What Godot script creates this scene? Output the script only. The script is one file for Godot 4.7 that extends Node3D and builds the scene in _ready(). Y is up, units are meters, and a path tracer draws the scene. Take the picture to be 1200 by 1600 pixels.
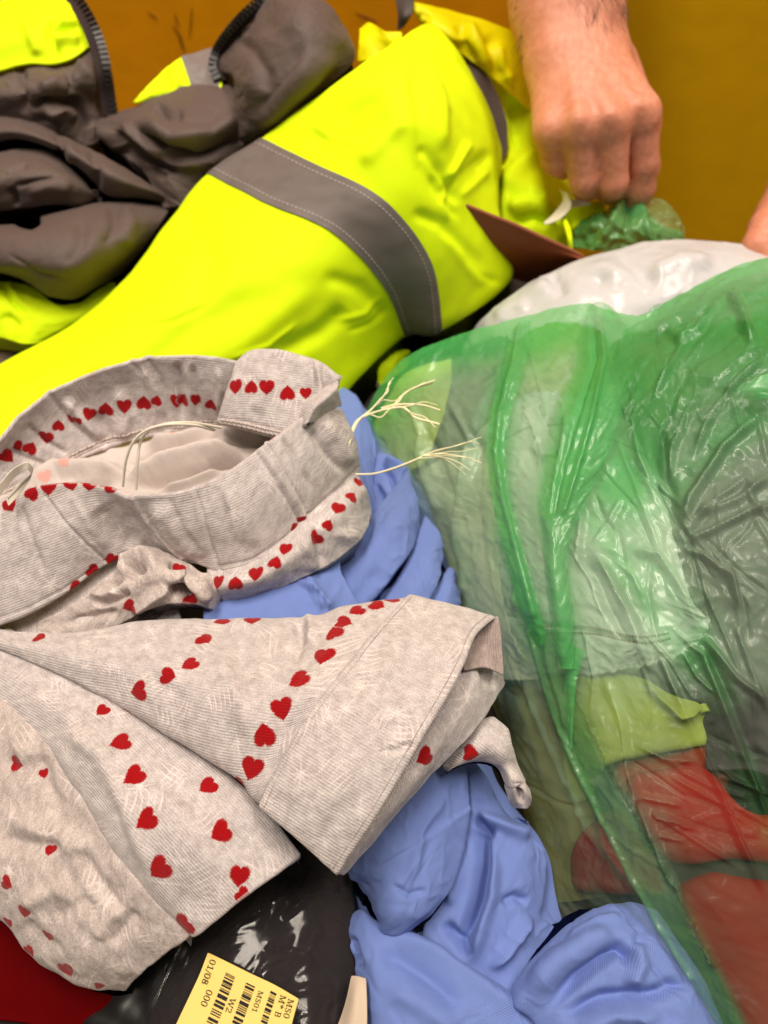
extends Node3D
# A heap of donated clothes in a yellow plastic bin, seen from above. y is up, metres.
# Every cloth is a lofted sheet: rows of control points (two traced coordinates and a height above the bin floor in cm),
# bent by ridges, valleys and laps, with a rolled edge of its own thickness.

const EYE := Vector3(0.0, 0.42, 0.0)
const PITCH := 56.0
const HALF := 0.6873
const REACH := 1164.0

var mat := {}
var rng := RandomNumberGenerator.new()
var taken := {}
var look := Basis(Vector3.RIGHT, deg_to_rad(-PITCH))
var wob := FastNoiseLite.new()
var rid := FastNoiseLite.new()
var cel := FastNoiseLite.new()

func _ready() -> void:
	rng.seed = 7
	wob.noise_type = FastNoiseLite.TYPE_SIMPLEX_SMOOTH
	wob.seed = 3
	wob.frequency = 1.0
	wob.fractal_octaves = 3
	rid.noise_type = FastNoiseLite.TYPE_SIMPLEX_SMOOTH
	rid.seed = 11
	rid.frequency = 1.0
	rid.fractal_type = FastNoiseLite.FRACTAL_RIDGED
	rid.fractal_octaves = 3
	cel.noise_type = FastNoiseLite.TYPE_CELLULAR
	cel.seed = 5
	cel.frequency = 1.0
	cel.fractal_type = FastNoiseLite.FRACTAL_NONE
	cel.cellular_return_type = FastNoiseLite.RETURN_DISTANCE2_SUB
	setup_view()
	setup_light()
	make_materials()
	build_bin()
	build_under_clothes()
	build_jacket()
	build_back_jacket()
	build_small_things()
	build_white_bag()
	build_bag_contents()
	build_green_bag()
	build_blue_cloth()
	build_packet()
	build_pyjamas()
	build_hands()

# ---------------------------------------------------------------- view and light
func setup_view() -> void:
	var cam := Camera3D.new()
	cam.name = "camera"
	cam.position = EYE
	cam.basis = look
	var a := CameraAttributesPhysical.new()
	a.frustum_focal_length = 12.0 / HALF
	a.frustum_near = 0.02
	a.frustum_far = 20.0
	a.frustum_focus_distance = 0.325
	a.exposure_aperture = 4.4
	a.exposure_sensitivity = 100.0
	cam.attributes = a
	add_child(cam)
	cam.fov = rad_to_deg(2.0 * atan(HALF))
	cam.far = 20.0
	cam.near = 0.02
	cam.current = true
	var env := Environment.new()
	env.background_mode = Environment.BG_COLOR
	env.background_color = Color(0.80, 0.76, 0.70)
	env.background_energy_multiplier = ROOM
	env.tonemap_mode = Environment.TONE_MAPPER_LINEAR
	env.tonemap_exposure = 1.0
	env.sdfgi_enabled = true
	env.ssao_enabled = true
	env.ssil_enabled = true
	var we := WorldEnvironment.new()
	we.name = "room_air"
	we.environment = env
	add_child(we)

const ROOM := 0.25
const LAMP := 3.7

func setup_light() -> void:
	# two ceiling panels of the sorting room, above the frame
	ceiling_lamp(Vector3(-0.40, 2.0, -0.38), Vector2(0.30, 1.1), LAMP, "white ceiling light panel above the left side of the bin")
	ceiling_lamp(Vector3(0.70, 2.0, -0.55), Vector2(0.30, 1.1), LAMP * 0.75, "white ceiling light panel above the right side of the bin")

func ceiling_lamp(at: Vector3, size: Vector2, power: float, label: String) -> void:
	var t := thing("ceiling_lamp", label, "lamp", "ceiling light panels", at)
	var fm := StandardMaterial3D.new()
	fm.albedo_color = Color(0.85, 0.85, 0.85)
	fm.roughness = 0.5
	var glow := StandardMaterial3D.new()
	glow.albedo_color = Color(0.9, 0.9, 0.9)
	glow.emission_enabled = true
	glow.emission = Color(1.0, 0.93, 0.82)
	glow.emission_energy_multiplier = 1.5
	var fb := BoxMesh.new()
	fb.size = Vector3(size.x + 0.04, 0.05, size.y + 0.04)
	var f := MeshInstance3D.new()
	f.name = "frame"
	f.mesh = fb
	f.material_override = fm
	f.position = Vector3(0, 0.03, 0)
	t.add_child(f, true)
	var pb := BoxMesh.new()
	pb.size = Vector3(size.x, 0.01, size.y)
	var p := MeshInstance3D.new()
	p.name = "diffuser"
	p.mesh = pb
	p.material_override = glow
	t.add_child(p, true)
	var l := AreaLight3D.new()
	l.name = "light"
	l.area_size = size
	l.area_normalize_energy = true
	l.light_energy = power
	l.light_color = Color(1.0, 0.95, 0.885)
	l.shadow_enabled = true
	l.position = Vector3(0, -0.012, 0)
	l.rotation_degrees = Vector3(-90, 0, 0)
	t.add_child(l)

# ---------------------------------------------------------------- naming
func thing(called: String, label: String, category: String, group := "", at := Vector3.ZERO) -> Node3D:
	var o := Node3D.new()
	o.name = numbered(called)
	o.position = at
	add_child(o, true)
	tag(o, label, category, group)
	return o

func tag(o: Node, label: String, category: String, group := "") -> void:
	o.set_meta("label", label)
	o.set_meta("category", category)
	if group:
		o.set_meta("group", group)

func numbered(called: String) -> String:
	var n: int = taken.get(called, -1) + 1
	taken[called] = n
	return called if n == 0 else "%s_%03d" % [called, n]

func part(called: String, parent: Node, m: Mesh, material: Material) -> MeshInstance3D:
	var o := MeshInstance3D.new()
	var key := str(parent.get_instance_id()) + called
	var n: int = taken.get(key, -1) + 1
	taken[key] = n
	o.name = called if n == 0 else "%s_%03d" % [called, n]
	o.mesh = m
	o.material_override = material
	parent.add_child(o, true)
	return o

# ---------------------------------------------------------------- geometry
func ray(x: float, y: float) -> Vector3:
	return look * Vector3((x - 600.0) / REACH, (800.0 - y) / REACH, -1.0)

func at_height(x: float, y: float, cm: float) -> Vector3:
	var d := ray(x, y)
	return EYE + d * ((cm * 0.01 - EYE.y) / d.y)

func at_depth(x: float, y: float, depth: float) -> Vector3:
	return EYE + ray(x, y) * depth

func along(row: Array, n: int) -> PackedVector3Array:
	var p := PackedVector3Array()
	for i in range(0, row.size(), 3):
		p.append(Vector3(row[i], row[i + 1], row[i + 2]))
	var m := p.size()
	var s := PackedFloat32Array([0.0])
	for i in range(1, m):
		s.append(s[i - 1] + maxf(1.0, Vector2(p[i].x - p[i - 1].x, p[i].y - p[i - 1].y).length()))
	var out := PackedVector3Array()
	var k := 0
	for i in n + 1:
		var d: float = s[m - 1] * i / n
		while k < m - 2 and d > s[k + 1]:
			k += 1
		var t := (d - s[k]) / (s[k + 1] - s[k])
		var a := p[k - 1] if k > 0 else p[k] * 2.0 - p[k + 1]
		var b := p[k + 2] if k + 2 < m else p[k + 1] * 2.0 - p[k]
		out.append(p[k].cubic_interpolate_in_time(p[k + 1], a, b, t, s[k + 1] - s[k], -(s[k] - s[k - 1]) if k > 0 else -(s[k + 1] - s[k]), (s[k + 2] - s[k]) if k + 2 < m else 2.0 * (s[k + 1] - s[k])))
	return out

# folds: [kind, millimetres, width, x, y, x, y ...]; kind r = ridge (or valley), s = lap raised on its left side, w = wide lap; capitals do not fade out at their ends
func fold_amount(f: Array, x: float, y: float) -> float:
	var best := 1e9
	var side := 1.0
	var where := 0.0
	var n := (f.size() - 3) / 2
	for k in n - 1:
		var ax: float = f[3 + 2 * k]
		var ay: float = f[4 + 2 * k]
		var dx: float = f[5 + 2 * k] - ax
		var dy: float = f[6 + 2 * k] - ay
		var t := clampf(((x - ax) * dx + (y - ay) * dy) / (dx * dx + dy * dy + 1e-6), 0.0, 1.0)
		var ex := x - ax - dx * t
		var ey := y - ay - dy * t
		var d := ex * ex + ey * ey
		if d < best:
			best = d
			side = -1.0 if ex * dy - ey * dx < 0.0 else 1.0
			where = (k + t) / (n - 1)
	var w: float = f[2]
	var dist := sqrt(best)
	var kind: String = f[0]
	var v := 0.0
	if kind == "r" or kind == "R":
		v = exp(-best / (w * w))
	elif kind == "s" or kind == "S":
		v = exp(-dist / (w * 5.0)) if side > 0.0 else exp(-best / (w * w))
	else:
		v = exp(-dist / (w * 14.0)) if side > 0.0 else exp(-best / (w * w))
	if kind == kind.to_lower():
		v *= smoothstep(0.0, 0.22, where) * smoothstep(1.0, 0.78, where)
	return v * float(f[1]) * 0.001

func sheet(given: Array, cells: int, nv: int, o := {}) -> Dictionary:
	# cloth that leaves the frame at a side goes on there and sinks into the heap
	var rows := given.duplicate(true)
	var nu := cells
	if rows.all(func(r): return r[0] < -20.0):
		nu = int(nu * 1.25)
		for r in rows:
			var more := [r[0] - 190.0, r[1] + (r[1] - r[4]) * 0.4 + 25.0, r[2] - 3.2]
			r.reverse()
			r.append_array([more[2], more[1], more[0]])
			r.reverse()
	if rows.all(func(r): return r[r.size() - 3] > 1235.0):
		nu = int(nu * 1.25)
		for r in rows:
			var n: int = r.size()
			r.append_array([r[n - 3] + 220.0, r[n - 2] + 25.0, r[n - 1] - 4.0])
	var lines := []
	for r in rows:
		lines.append(along(r, nu))
	var m := lines.size()
	var w := nu + 1
	var px := PackedVector3Array()
	px.resize(w * (nv + 1))
	var pos := px.duplicate()
	for j in nv + 1:
		var f := float(j) / nv * (m - 1)
		var k := mini(int(f), m - 2)
		var t := f - k
		var A: PackedVector3Array = lines[k]
		var B: PackedVector3Array = lines[k + 1]
		for i in w:
			var a := A[i]
			var b := B[i]
			var pre: Vector3 = lines[k - 1][i] if k > 0 else a * 2.0 - b
			var post: Vector3 = lines[k + 2][i] if k + 2 < m else b * 2.0 - a
			var q := a.cubic_interpolate(b, pre, post, t)
			px[j * w + i] = q
			pos[j * w + i] = at_height(q.x, q.y, q.z)
	# lengths along the cloth
	var U := PackedFloat32Array([0.0])
	var V := PackedFloat32Array([0.0])
	var jm := nv / 2
	var im := nu / 2
	for i in range(1, w):
		U.append(U[i - 1] + pos[jm * w + i].distance_to(pos[jm * w + i - 1]))
	for j in range(1, nv + 1):
		V.append(V[j - 1] + pos[j * w + im].distance_to(pos[(j - 1) * w + im]))
	var uv := lay_flat(pos, nu, nv, o.get("turned", false))
	var s := {"w": w, "nu": nu, "nv": nv, "px": px, "pos": pos, "U": U, "V": V, "uv": uv}
	var nrm := normals(pos, nu, nv)
	# which way the camera looks at it
	var facing := 0.0
	for k in range(0, pos.size(), 37):
		facing += nrm[k].dot(EYE - pos[k])
	s.flip = facing < 0.0
	var sign := -1.0 if s.flip else 1.0
	# bend
	var folds: Array = o.get("folds", [])
	var boxes := []
	for f in folds:
		var lo := Vector2(1e9, 1e9)
		var hi := -lo
		for k in range(3, f.size(), 2):
			lo = lo.min(Vector2(f[k], f[k + 1]))
			hi = hi.max(Vector2(f[k], f[k + 1]))
		var far: float = f[2] * (3.0 if f[0] in ["r", "R"] else 20.0 if f[0] in ["s", "S"] else 50.0)
		boxes.append([lo.x - far, lo.y - far, hi.x + far, hi.y + far])
	var noises: Array = o.get("noise", [])
	var roll: Array = o.get("roll", [])
	var moved := pos.duplicate()
	for j in nv + 1:
		for i in w:
			var k := j * w + i
			var q := px[k]
			var d := 0.0
			for n in folds.size():
				var b: Array = boxes[n]
				if q.x > b[0] and q.y > b[1] and q.x < b[2] and q.y < b[3]:
					d += fold_amount(folds[n], q.x, q.y)
			for n in noises:
				var x: float = uv[k].x * float(n[1]) + float(n[2]) * 7.3
				var y: float = uv[k].y * float(n[1]) * float(n[4] if n.size() > 4 else 1.0)
				if n[3] == "w":
					d += wob.get_noise_2d(x, y) * n[0] * 0.001
				elif n[3] == "r":
					d += rid.get_noise_2d(x + 0.8 * wob.get_noise_2d(x, y), y) * n[0] * 0.001
				else:
					d -= minf(0.5, cel.get_noise_2d(x + 0.5 * wob.get_noise_2d(x, y), y) + 1.0) * 2.0 * n[0] * 0.001
			if roll:
				var a := clampf(minf(U[i], U[nu] - U[i]) / (roll[0] * 0.001), 0.0, 1.0)
				var c := clampf(minf(V[j], V[nv] - V[j]) / (roll[1] * 0.001 if roll[1] > 0 else 1e-6), 0.0, 1.0)
				if roll[0] <= 0:
					a = 1.0
				if roll[1] <= 0:
					c = 1.0
				d -= roll[2] * 0.001 * (1.0 - sqrt(maxf(0.0, 1.0 - (1.0 - a) * (1.0 - a))) + 1.0 - sqrt(maxf(0.0, 1.0 - (1.0 - c) * (1.0 - c))))
			moved[k] = pos[k] + nrm[k] * sign * d
	s.pos = moved
	nrm = normals(moved, nu, nv)
	if s.flip:
		for k in nrm.size():
			nrm[k] = -nrm[k]
	s.nrm = nrm
	return s

# every point's place on the cloth laid flat: lengths along its own row and its own column
func lay_flat(pos: PackedVector3Array, nu: int, nv: int, turned: bool) -> PackedVector2Array:
	var w := nu + 1
	var out := PackedVector2Array()
	out.resize(pos.size())
	var im := nu / 2
	var jm := nv / 2
	for j in nv + 1:
		var d := 0.0
		for i in range(im + 1, w):
			d += pos[j * w + i].distance_to(pos[j * w + i - 1])
			out[j * w + i].x = d
		d = 0.0
		for i in range(im - 1, -1, -1):
			d -= pos[j * w + i].distance_to(pos[j * w + i + 1])
			out[j * w + i].x = d
	for i in w:
		var d := 0.0
		for j in range(jm + 1, nv + 1):
			d += pos[j * w + i].distance_to(pos[(j - 1) * w + i])
			out[j * w + i].y = d
		d = 0.0
		for j in range(jm - 1, -1, -1):
			d -= pos[j * w + i].distance_to(pos[(j + 1) * w + i])
			out[j * w + i].y = d
	if turned:
		for k in out.size():
			out[k] = Vector2(out[k].y, out[k].x)
	return out

func normals(pos: PackedVector3Array, nu: int, nv: int) -> PackedVector3Array:
	var w := nu + 1
	var out := PackedVector3Array()
	out.resize(pos.size())
	for j in nv + 1:
		var j0 := maxi(j - 1, 0) * w
		var j1 := mini(j + 1, nv) * w
		for i in w:
			var du := pos[j * w + mini(i + 1, nu)] - pos[j * w + maxi(i - 1, 0)]
			var dv := pos[j1 + i] - pos[j0 + i]
			out[j * w + i] = dv.cross(du).normalized()
	return out

func at_uv(s: Dictionary, u: float, v: float) -> Array:
	var w: int = s.w
	var fx: float = clampf(u, 0.0, 1.0) * s.nu
	var fy: float = clampf(v, 0.0, 1.0) * s.nv
	var i := mini(int(fx), s.nu - 1)
	var j := mini(int(fy), s.nv - 1)
	var a: float = fx - i
	var b: float = fy - j
	var k := j * w + i
	var p: Vector3 = s.pos[k].lerp(s.pos[k + 1], a).lerp(s.pos[k + w].lerp(s.pos[k + w + 1], a), b)
	var n: Vector3 = s.nrm[k].lerp(s.nrm[k + 1], a).lerp(s.nrm[k + w].lerp(s.nrm[k + w + 1], a), b).normalized()
	return [p, n, lerpf(s.U[i], s.U[i + 1], a), lerpf(s.V[j], s.V[j + 1], b)]

# a strip sewn onto a sheet: its own sheet that follows the first, raised by lift millimetres; edges may wander with lists of v along u
func strip(s: Dictionary, v0: Array, v1: Array, u0: float, u1: float, nu: int, nv: int, lift: float, across := false) -> Dictionary:
	var w := nu + 1
	var pos := PackedVector3Array()
	var nrm := PackedVector3Array()
	var px := PackedVector3Array()
	for j in nv + 1:
		for i in w:
			var t := float(i) / nu
			var lo := pick(v0, t)
			var hi := pick(v1, t)
			var u := lerpf(u0, u1, t)
			var v := lerpf(lo, hi, float(j) / nv)
			var q := at_uv(s, v, u) if across else at_uv(s, u, v)
			pos.append(q[0] + q[1] * lift * 0.001)
			nrm.append(q[1])
			px.append(Vector3.ZERO)
	var U := PackedFloat32Array([0.0])
	var V := PackedFloat32Array([0.0])
	for i in range(1, w):
		U.append(U[i - 1] + pos[(nv / 2) * w + i].distance_to(pos[(nv / 2) * w + i - 1]))
	for j in range(1, nv + 1):
		V.append(V[j - 1] + pos[j * w + nu / 2].distance_to(pos[(j - 1) * w + nu / 2]))
	var g := normals(pos, nu, nv)
	var facing := 0.0
	for k in range(0, pos.size(), 7):
		facing += g[k].dot(EYE - pos[k])
	return {"w": w, "nu": nu, "nv": nv, "px": px, "pos": pos, "nrm": nrm, "U": U, "V": V, "flip": facing < 0.0, "uv": lay_flat(pos, nu, nv, false)}

func pick(a: Array, t: float) -> float:
	var f := t * (a.size() - 1)
	var k := mini(int(f), maxi(a.size() - 2, 0))
	return lerpf(a[k], a[mini(k + 1, a.size() - 1)], f - k)

# the mesh of a sheet: face, rolled edge of the cloth's thickness, and a hem that turns under or drops
func cloth(s: Dictionary, o := {}) -> ArrayMesh:
	var nu: int = s.nu
	var nv: int = s.nv
	var w: int = s.w
	var pos: PackedVector3Array = s.pos.duplicate()
	var nrm: PackedVector3Array = s.nrm.duplicate()
	var uv := PackedVector2Array()
	var uv2 := PackedVector2Array()
	var col := PackedColorArray()
	var tint: Array = o.get("tint", [])
	var tone = o.get("tone")
	for j in nv + 1:
		for i in w:
			uv.append(s.uv[j * w + i])
			uv2.append(Vector2(s.U[i] / s.U[nu], s.V[j] / s.V[nv]))
			var c := Color(1, 1, 1, 1)
			if tint:
				var x: float = s.uv[j * w + i].x * float(tint[1])
				var y: float = s.uv[j * w + i].y * float(tint[1])
				var g := 1.0 + float(tint[0]) * wob.get_noise_2d(x, y)
				if tint.size() > 2:
					var line := rid.get_noise_2d(x * 1.3 + 40.0 + 0.6 * wob.get_noise_2d(x * 2.0, y * 2.0), y * 1.3)
					g += float(tint[2]) * smoothstep(0.72, 0.97, line)
				c = Color(g, g, g, 1)
			if tone:
				c = tone.call(c, s.px[j * w + i], float(i) / nu, float(j) / nv, s.uv[j * w + i].x, s.uv[j * w + i].y)
			col.append(c)
	var idx := PackedInt32Array()
	for j in nv:
		for i in nu:
			var k := j * w + i
			quad(idx, k, k + 1, k + w + 1, k + w, s.flip)
	var r: float = o.get("thick", 0.0) * 0.0005
	var drop: float = o.get("drop", 0.0) * 0.01
	if r > 0.0 or drop > 0.0:
		var loop := PackedInt32Array()
		for i in nu:
			loop.append(i)
		for j in nv:
			loop.append(j * w + nu)
		for i in nu:
			loop.append(nv * w + nu - i)
		for j in nv:
			loop.append((nv - j) * w)
		var n := loop.size()
		var rings := [[45.0, 0.0, 0.0], [90.0, 0.0, 0.0], [135.0, 0.0, 0.0], [180.0, 0.0, 0.0], [180.0, minf(0.003, 0.3 * minf(s.U[nu], s.V[nv])), 0.0]]
		if drop > 0.0:
			rings = [[40.0, 0.0, 0.0], [80.0, 0.0, 0.0], [95.0, 0.0, drop * 0.3], [100.0, 0.0, drop]]
		var first := pos.size()
		for q in rings.size():
			var ring: Array = rings[q]
			var a := deg_to_rad(ring[0])
			for m in n:
				var k := loop[m]
				var i := k % w
				var j := k / w
				var inner := clampi(j, 1, nv - 1) * w + clampi(i, 1, nu - 1)
				var out: Vector3 = s.pos[k] - s.pos[inner]
				out = (out - nrm[k] * out.dot(nrm[k])).normalized()
				var fall: float = ring[2]
				var p: Vector3 = s.pos[k] + out * (sin(minf(a, PI / 2)) * r if drop > 0.0 else sin(a) * r) - nrm[k] * (1.0 - cos(a)) * r - out * float(ring[1]) - Vector3(0, fall, 0) - out * fall * 0.35
				pos.append(p)
				nrm.append((nrm[k] * cos(a) + out * sin(a)).normalized())
				var go: float = r * a + float(ring[1]) + fall
				uv.append(uv[k] + Vector2(go * (-1.0 if i == 0 else 1.0 if i == nu else 0.0), go * (-1.0 if j == 0 else 1.0 if j == nv else 0.0)))
				uv2.append(uv2[k])
				col.append(col[k])
		for q in rings.size():
			for m in n:
				var m1 := (m + 1) % n
				var a0 := loop[m] if q == 0 else first + (q - 1) * n + m
				var a1 := loop[m1] if q == 0 else first + (q - 1) * n + m1
				var b0 := first + q * n + m
				var b1 := first + q * n + m1
				quad(idx, b0, b1, a1, a0, s.flip)
	var arrays := []
	arrays.resize(Mesh.ARRAY_MAX)
	arrays[Mesh.ARRAY_VERTEX] = pos
	arrays[Mesh.ARRAY_NORMAL] = nrm
	arrays[Mesh.ARRAY_TEX_UV] = uv
	arrays[Mesh.ARRAY_TEX_UV2] = uv2
	arrays[Mesh.ARRAY_COLOR] = col
	arrays[Mesh.ARRAY_INDEX] = idx
	var mesh := ArrayMesh.new()
	mesh.add_surface_from_arrays(Mesh.PRIMITIVE_TRIANGLES, arrays)
	return mesh

func quad(idx: PackedInt32Array, a: int, b: int, c: int, d: int, flip: bool) -> void:
	if flip:
		idx.append_array(PackedInt32Array([a, c, b, a, d, c]))
	else:
		idx.append_array(PackedInt32Array([a, b, c, a, c, d]))

func drape(called: String, parent: Node, rows: Array, nu: int, nv: int, material: Material, o := {}) -> Dictionary:
	var s := sheet(rows, nu, nv, o)
	part(called, parent, cloth(s, o), material)
	return s

# a round cord through points
func tube(points: Array, radii: Array, sides := 7, steps := 6) -> ArrayMesh:
	var c := PackedVector3Array()
	var rr := PackedFloat32Array()
	var n := points.size()
	for k in n - 1:
		var a: Vector3 = points[k]
		var b: Vector3 = points[k + 1]
		var pre: Vector3 = points[k - 1] if k > 0 else a * 2.0 - b
		var post: Vector3 = points[k + 2] if k + 2 < n else b * 2.0 - a
		for q in steps:
			var t := float(q) / steps
			c.append(a.cubic_interpolate(b, pre, post, t))
			rr.append(lerpf(pick(radii, (k + t) / (n - 1)), 0.0, 0.0))
	c.append(points[n - 1])
	rr.append(radii[radii.size() - 1])
	var st := SurfaceTool.new()
	st.begin(Mesh.PRIMITIVE_TRIANGLES)
	var up := Vector3(0.3, 1, 0.2).normalized()
	var total := 0.0
	for k in c.size():
		var dir := (c[mini(k + 1, c.size() - 1)] - c[maxi(k - 1, 0)]).normalized()
		var sx := dir.cross(up).normalized()
		up = sx.cross(dir).normalized()
		if k:
			total += c[k].distance_to(c[k - 1])
		for q in sides:
			var a := TAU * q / sides
			var nn := sx * cos(a) + up * sin(a)
			st.set_normal(nn)
			st.set_uv(Vector2(float(q) / sides * 0.01, total))
			st.add_vertex(c[k] + nn * rr[k])
	for k in c.size() - 1:
		for q in sides:
			var a := k * sides + q
			var b := k * sides + (q + 1) % sides
			for v in [a, b, b + sides, a, b + sides, a + sides]:
				st.add_index(v)
	return st.commit()

# ---------------------------------------------------------------- materials
func image_of(size: int, f: Callable) -> Image:
	var b := PackedByteArray()
	b.resize(size * size * 3)
	var k := 0
	for y in size:
		for x in size:
			var c: Color = f.call(x, y)
			b[k] = int(clampf(c.r, 0, 1) * 255.0)
			b[k + 1] = int(clampf(c.g, 0, 1) * 255.0)
			b[k + 2] = int(clampf(c.b, 0, 1) * 255.0)
			k += 3
	return Image.create_from_data(size, size, false, Image.FORMAT_RGB8, b)

func field(w: int, h: int, freq: float, seed_: int, size: int) -> Image:
	var n := FastNoiseLite.new()
	n.seed = seed_
	n.frequency = freq
	n.fractal_octaves = 3
	var im := n.get_seamless_image(w, h)
	im.resize(size, size, Image.INTERPOLATE_CUBIC)
	return im

func tex(im: Image) -> ImageTexture:
	return ImageTexture.create_from_image(im)

func std(color: Color, rough: float) -> StandardMaterial3D:
	var m := StandardMaterial3D.new()
	m.albedo_color = color
	m.roughness = rough
	m.vertex_color_use_as_albedo = true
	return m

func make_materials() -> void:
	var S := 512
	# heathered jersey: pale and grey-brown fibres along the courses
	var fa := field(220, 512, 0.06, 1, S)
	var fb := field(128, 128, 0.06, 2, S)
	var fc := field(512, 512, 0.012, 3, S)
	var fd := field(512, 512, 0.16, 8, S)
	var r1 := RandomNumberGenerator.new()
	r1.seed = 4
	var heather := image_of(S, func(x: int, y: int) -> Color:
		var v := 0.22 * (fa.get_pixel(y, x).r - 0.5) + 0.28 * (fb.get_pixel(x, y).r - 0.5) + 0.55 * (fd.get_pixel(x, y).r - 0.5) + 0.14 * (fc.get_pixel(x, y).r - 0.5) + 0.30 * (r1.randf() - 0.5)
		var t := clampf(0.5 + 1.5 * v, 0, 1)
		return Color(0.632, 0.588, 0.588).lerp(Color(0.888, 0.855, 0.848), t))
	var knit := image_of(S, func(x: int, y: int) -> Color:
		# wales of small v-shaped stitches
		var p := fposmod(x / 512.0 * 44.0, 1.0)
		var q := fposmod(y / 512.0 * 56.0 + absf(p - 0.5) * 1.1, 1.0)
		var h := 0.35 + 0.42 * pow(absf(sin(PI * p)), 0.8) + 0.08 * sin(PI * q)
		h += 0.25 * (fa.get_pixel(y, x).r - 0.5) + 0.35 * (fb.get_pixel(x, y).r - 0.5) + 0.14 * (r1.randf() - 0.5)
		return Color(h, h, h))
	var fleece := image_of(S, func(x: int, y: int) -> Color:
		var h := 0.5 + 0.8 * (fb.get_pixel(x, y).r - 0.5) + 0.5 * (fc.get_pixel(y, x).r - 0.5) + 0.25 * (r1.randf() - 0.5)
		return Color(h, h, h))
	mat.jersey_tex = tex(heather)
	var jm := std(Color(1, 1, 1), 0.95)
	jm.albedo_texture = mat.jersey_tex
	jm.uv1_scale = Vector3(18, 18, 18)
	jm.heightmap_enabled = true
	jm.heightmap_texture = tex(knit)
	jm.heightmap_scale = 0.04
	jm.rim_enabled = true
	jm.rim = 0.35
	jm.rim_tint = 0.3
	jm.metallic_specular = 0.25
	mat.jersey = jm
	var fm: StandardMaterial3D = jm.duplicate()
	fm.heightmap_texture = tex(fleece)
	fm.heightmap_scale = 0.09
	fm.uv1_scale = Vector3(14, 14, 14)
	fm.albedo_color = Color(0.99, 0.97, 0.95)
	mat.fleece = fm
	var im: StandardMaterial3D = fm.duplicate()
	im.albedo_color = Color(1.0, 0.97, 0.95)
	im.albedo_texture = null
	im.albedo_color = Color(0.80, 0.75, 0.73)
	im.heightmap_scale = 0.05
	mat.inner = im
	# plain weave and twill
	var weave := image_of(256, func(x: int, y: int) -> Color:
		var a := sin(x / 256.0 * TAU * 32.0)
		var b := sin(y / 256.0 * TAU * 32.0)
		var h := 0.5 + 0.3 * a * b + 0.15 * (r1.randf() - 0.5)
		return Color(h, h, h))
	var twill := image_of(256, func(x: int, y: int) -> Color:
		var a := sin((x + y) / 256.0 * TAU * 24.0)
		var h := 0.5 + 0.34 * a + 0.14 * (r1.randf() - 0.5) + 0.1 * sin(x / 256.0 * TAU * 48.0)
		return Color(h, h, h))
	var neon := std(Color(0.89, 1.0, 0.0), 0.75)
	neon.heightmap_enabled = true
	neon.heightmap_texture = tex(weave)
	neon.heightmap_scale = 0.012
	neon.uv1_scale = Vector3(40, 40, 40)
	neon.metallic_specular = 0.35
	mat.neon = neon
	var neon2: StandardMaterial3D = neon.duplicate()
	neon2.albedo_color = Color(0.95, 0.92, 0.0)
	neon2.roughness = 0.45
	mat.neon_worn = neon2
	var tape := std(Color(0.475, 0.435, 0.425), 0.55)
	tape.heightmap_enabled = true
	tape.heightmap_texture = tex(weave)
	tape.heightmap_scale = 0.01
	tape.uv1_scale = Vector3(50, 50, 50)
	tape.metallic = 0.15
	mat.tape = tape
	var lining := std(Color(0.345, 0.285, 0.268), 0.66)
	lining.heightmap_enabled = true
	lining.heightmap_texture = tex(weave)
	lining.heightmap_scale = 0.01
	lining.uv1_scale = Vector3(50, 50, 50)
	lining.rim_enabled = true
	lining.rim = 0.25
	mat.lining = lining
	mat.zip = std(Color(0.22, 0.18, 0.18), 0.8)
	mat.zip.metallic_specular = 0.2
	mat.tooth = std(Color(0.13, 0.11, 0.11), 0.45)
	var blue := std(Color(0.425, 0.51, 0.77), 0.82)
	blue.heightmap_enabled = true
	blue.heightmap_texture = tex(twill)
	blue.heightmap_scale = 0.018
	blue.uv1_scale = Vector3(42, 42, 42)
	blue.rim_enabled = true
	blue.rim = 0.3
	blue.rim_tint = 0.6
	mat.blue = blue
	# bin plastic: fine orange-peel
	var peel := image_of(256, func(x: int, y: int) -> Color:
		var h := 0.5 + 0.6 * (fc.get_pixel(x * 2, y * 2).r - 0.5) + 0.06 * (r1.randf() - 0.5)
		return Color(h, h, h))
	var bin := std(Color(0.88, 0.71, 0.0), 0.45)
	bin.heightmap_enabled = true
	bin.heightmap_texture = tex(peel)
	bin.heightmap_scale = 0.03
	bin.uv1_scale = Vector3(9, 9, 9)
	var stains := image_of(256, func(x: int, y: int) -> Color:
		var v := 0.93 + 0.05 * (fc.get_pixel(x * 2, y * 2).r - 0.5) + 0.02 * r1.randf()
		return Color(v, v, v))
	bin.albedo_texture = tex(stains)
	mat.bin = bin
	mat.bin_warm_lit = bin.duplicate()
	mat.bin_warm_lit.albedo_color = Color(0.97, 0.67, 0.0)  # same plastic, with the back wall's warmer light put into the colour
	mat.brown = std(Color(0.52, 0.25, 0.11), 0.6)
	mat.dark = std(Color(0.16, 0.12, 0.11), 0.9)
	mat.red = std(Color(0.34, 0.0, 0.01), 0.8)
	mat.red.metallic_specular = 0.15
	# plastics
	var crink := image_of(S, func(x: int, y: int) -> Color:
		var h := 1.0 - absf(fc.get_pixel(x, y).r - 0.5) * 2.4 - 0.5 * absf(fb.get_pixel(y, x).r - 0.5)
		return Color(h, h, h))
	mat.crink_tex = tex(crink)
	var white := std(Color(0.80, 0.79, 0.81), 0.30)
	white.heightmap_enabled = true
	white.heightmap_texture = mat.crink_tex
	white.heightmap_scale = 0.015
	white.uv1_scale = Vector3(5, 5, 5)
	white.backlight_enabled = true
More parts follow.
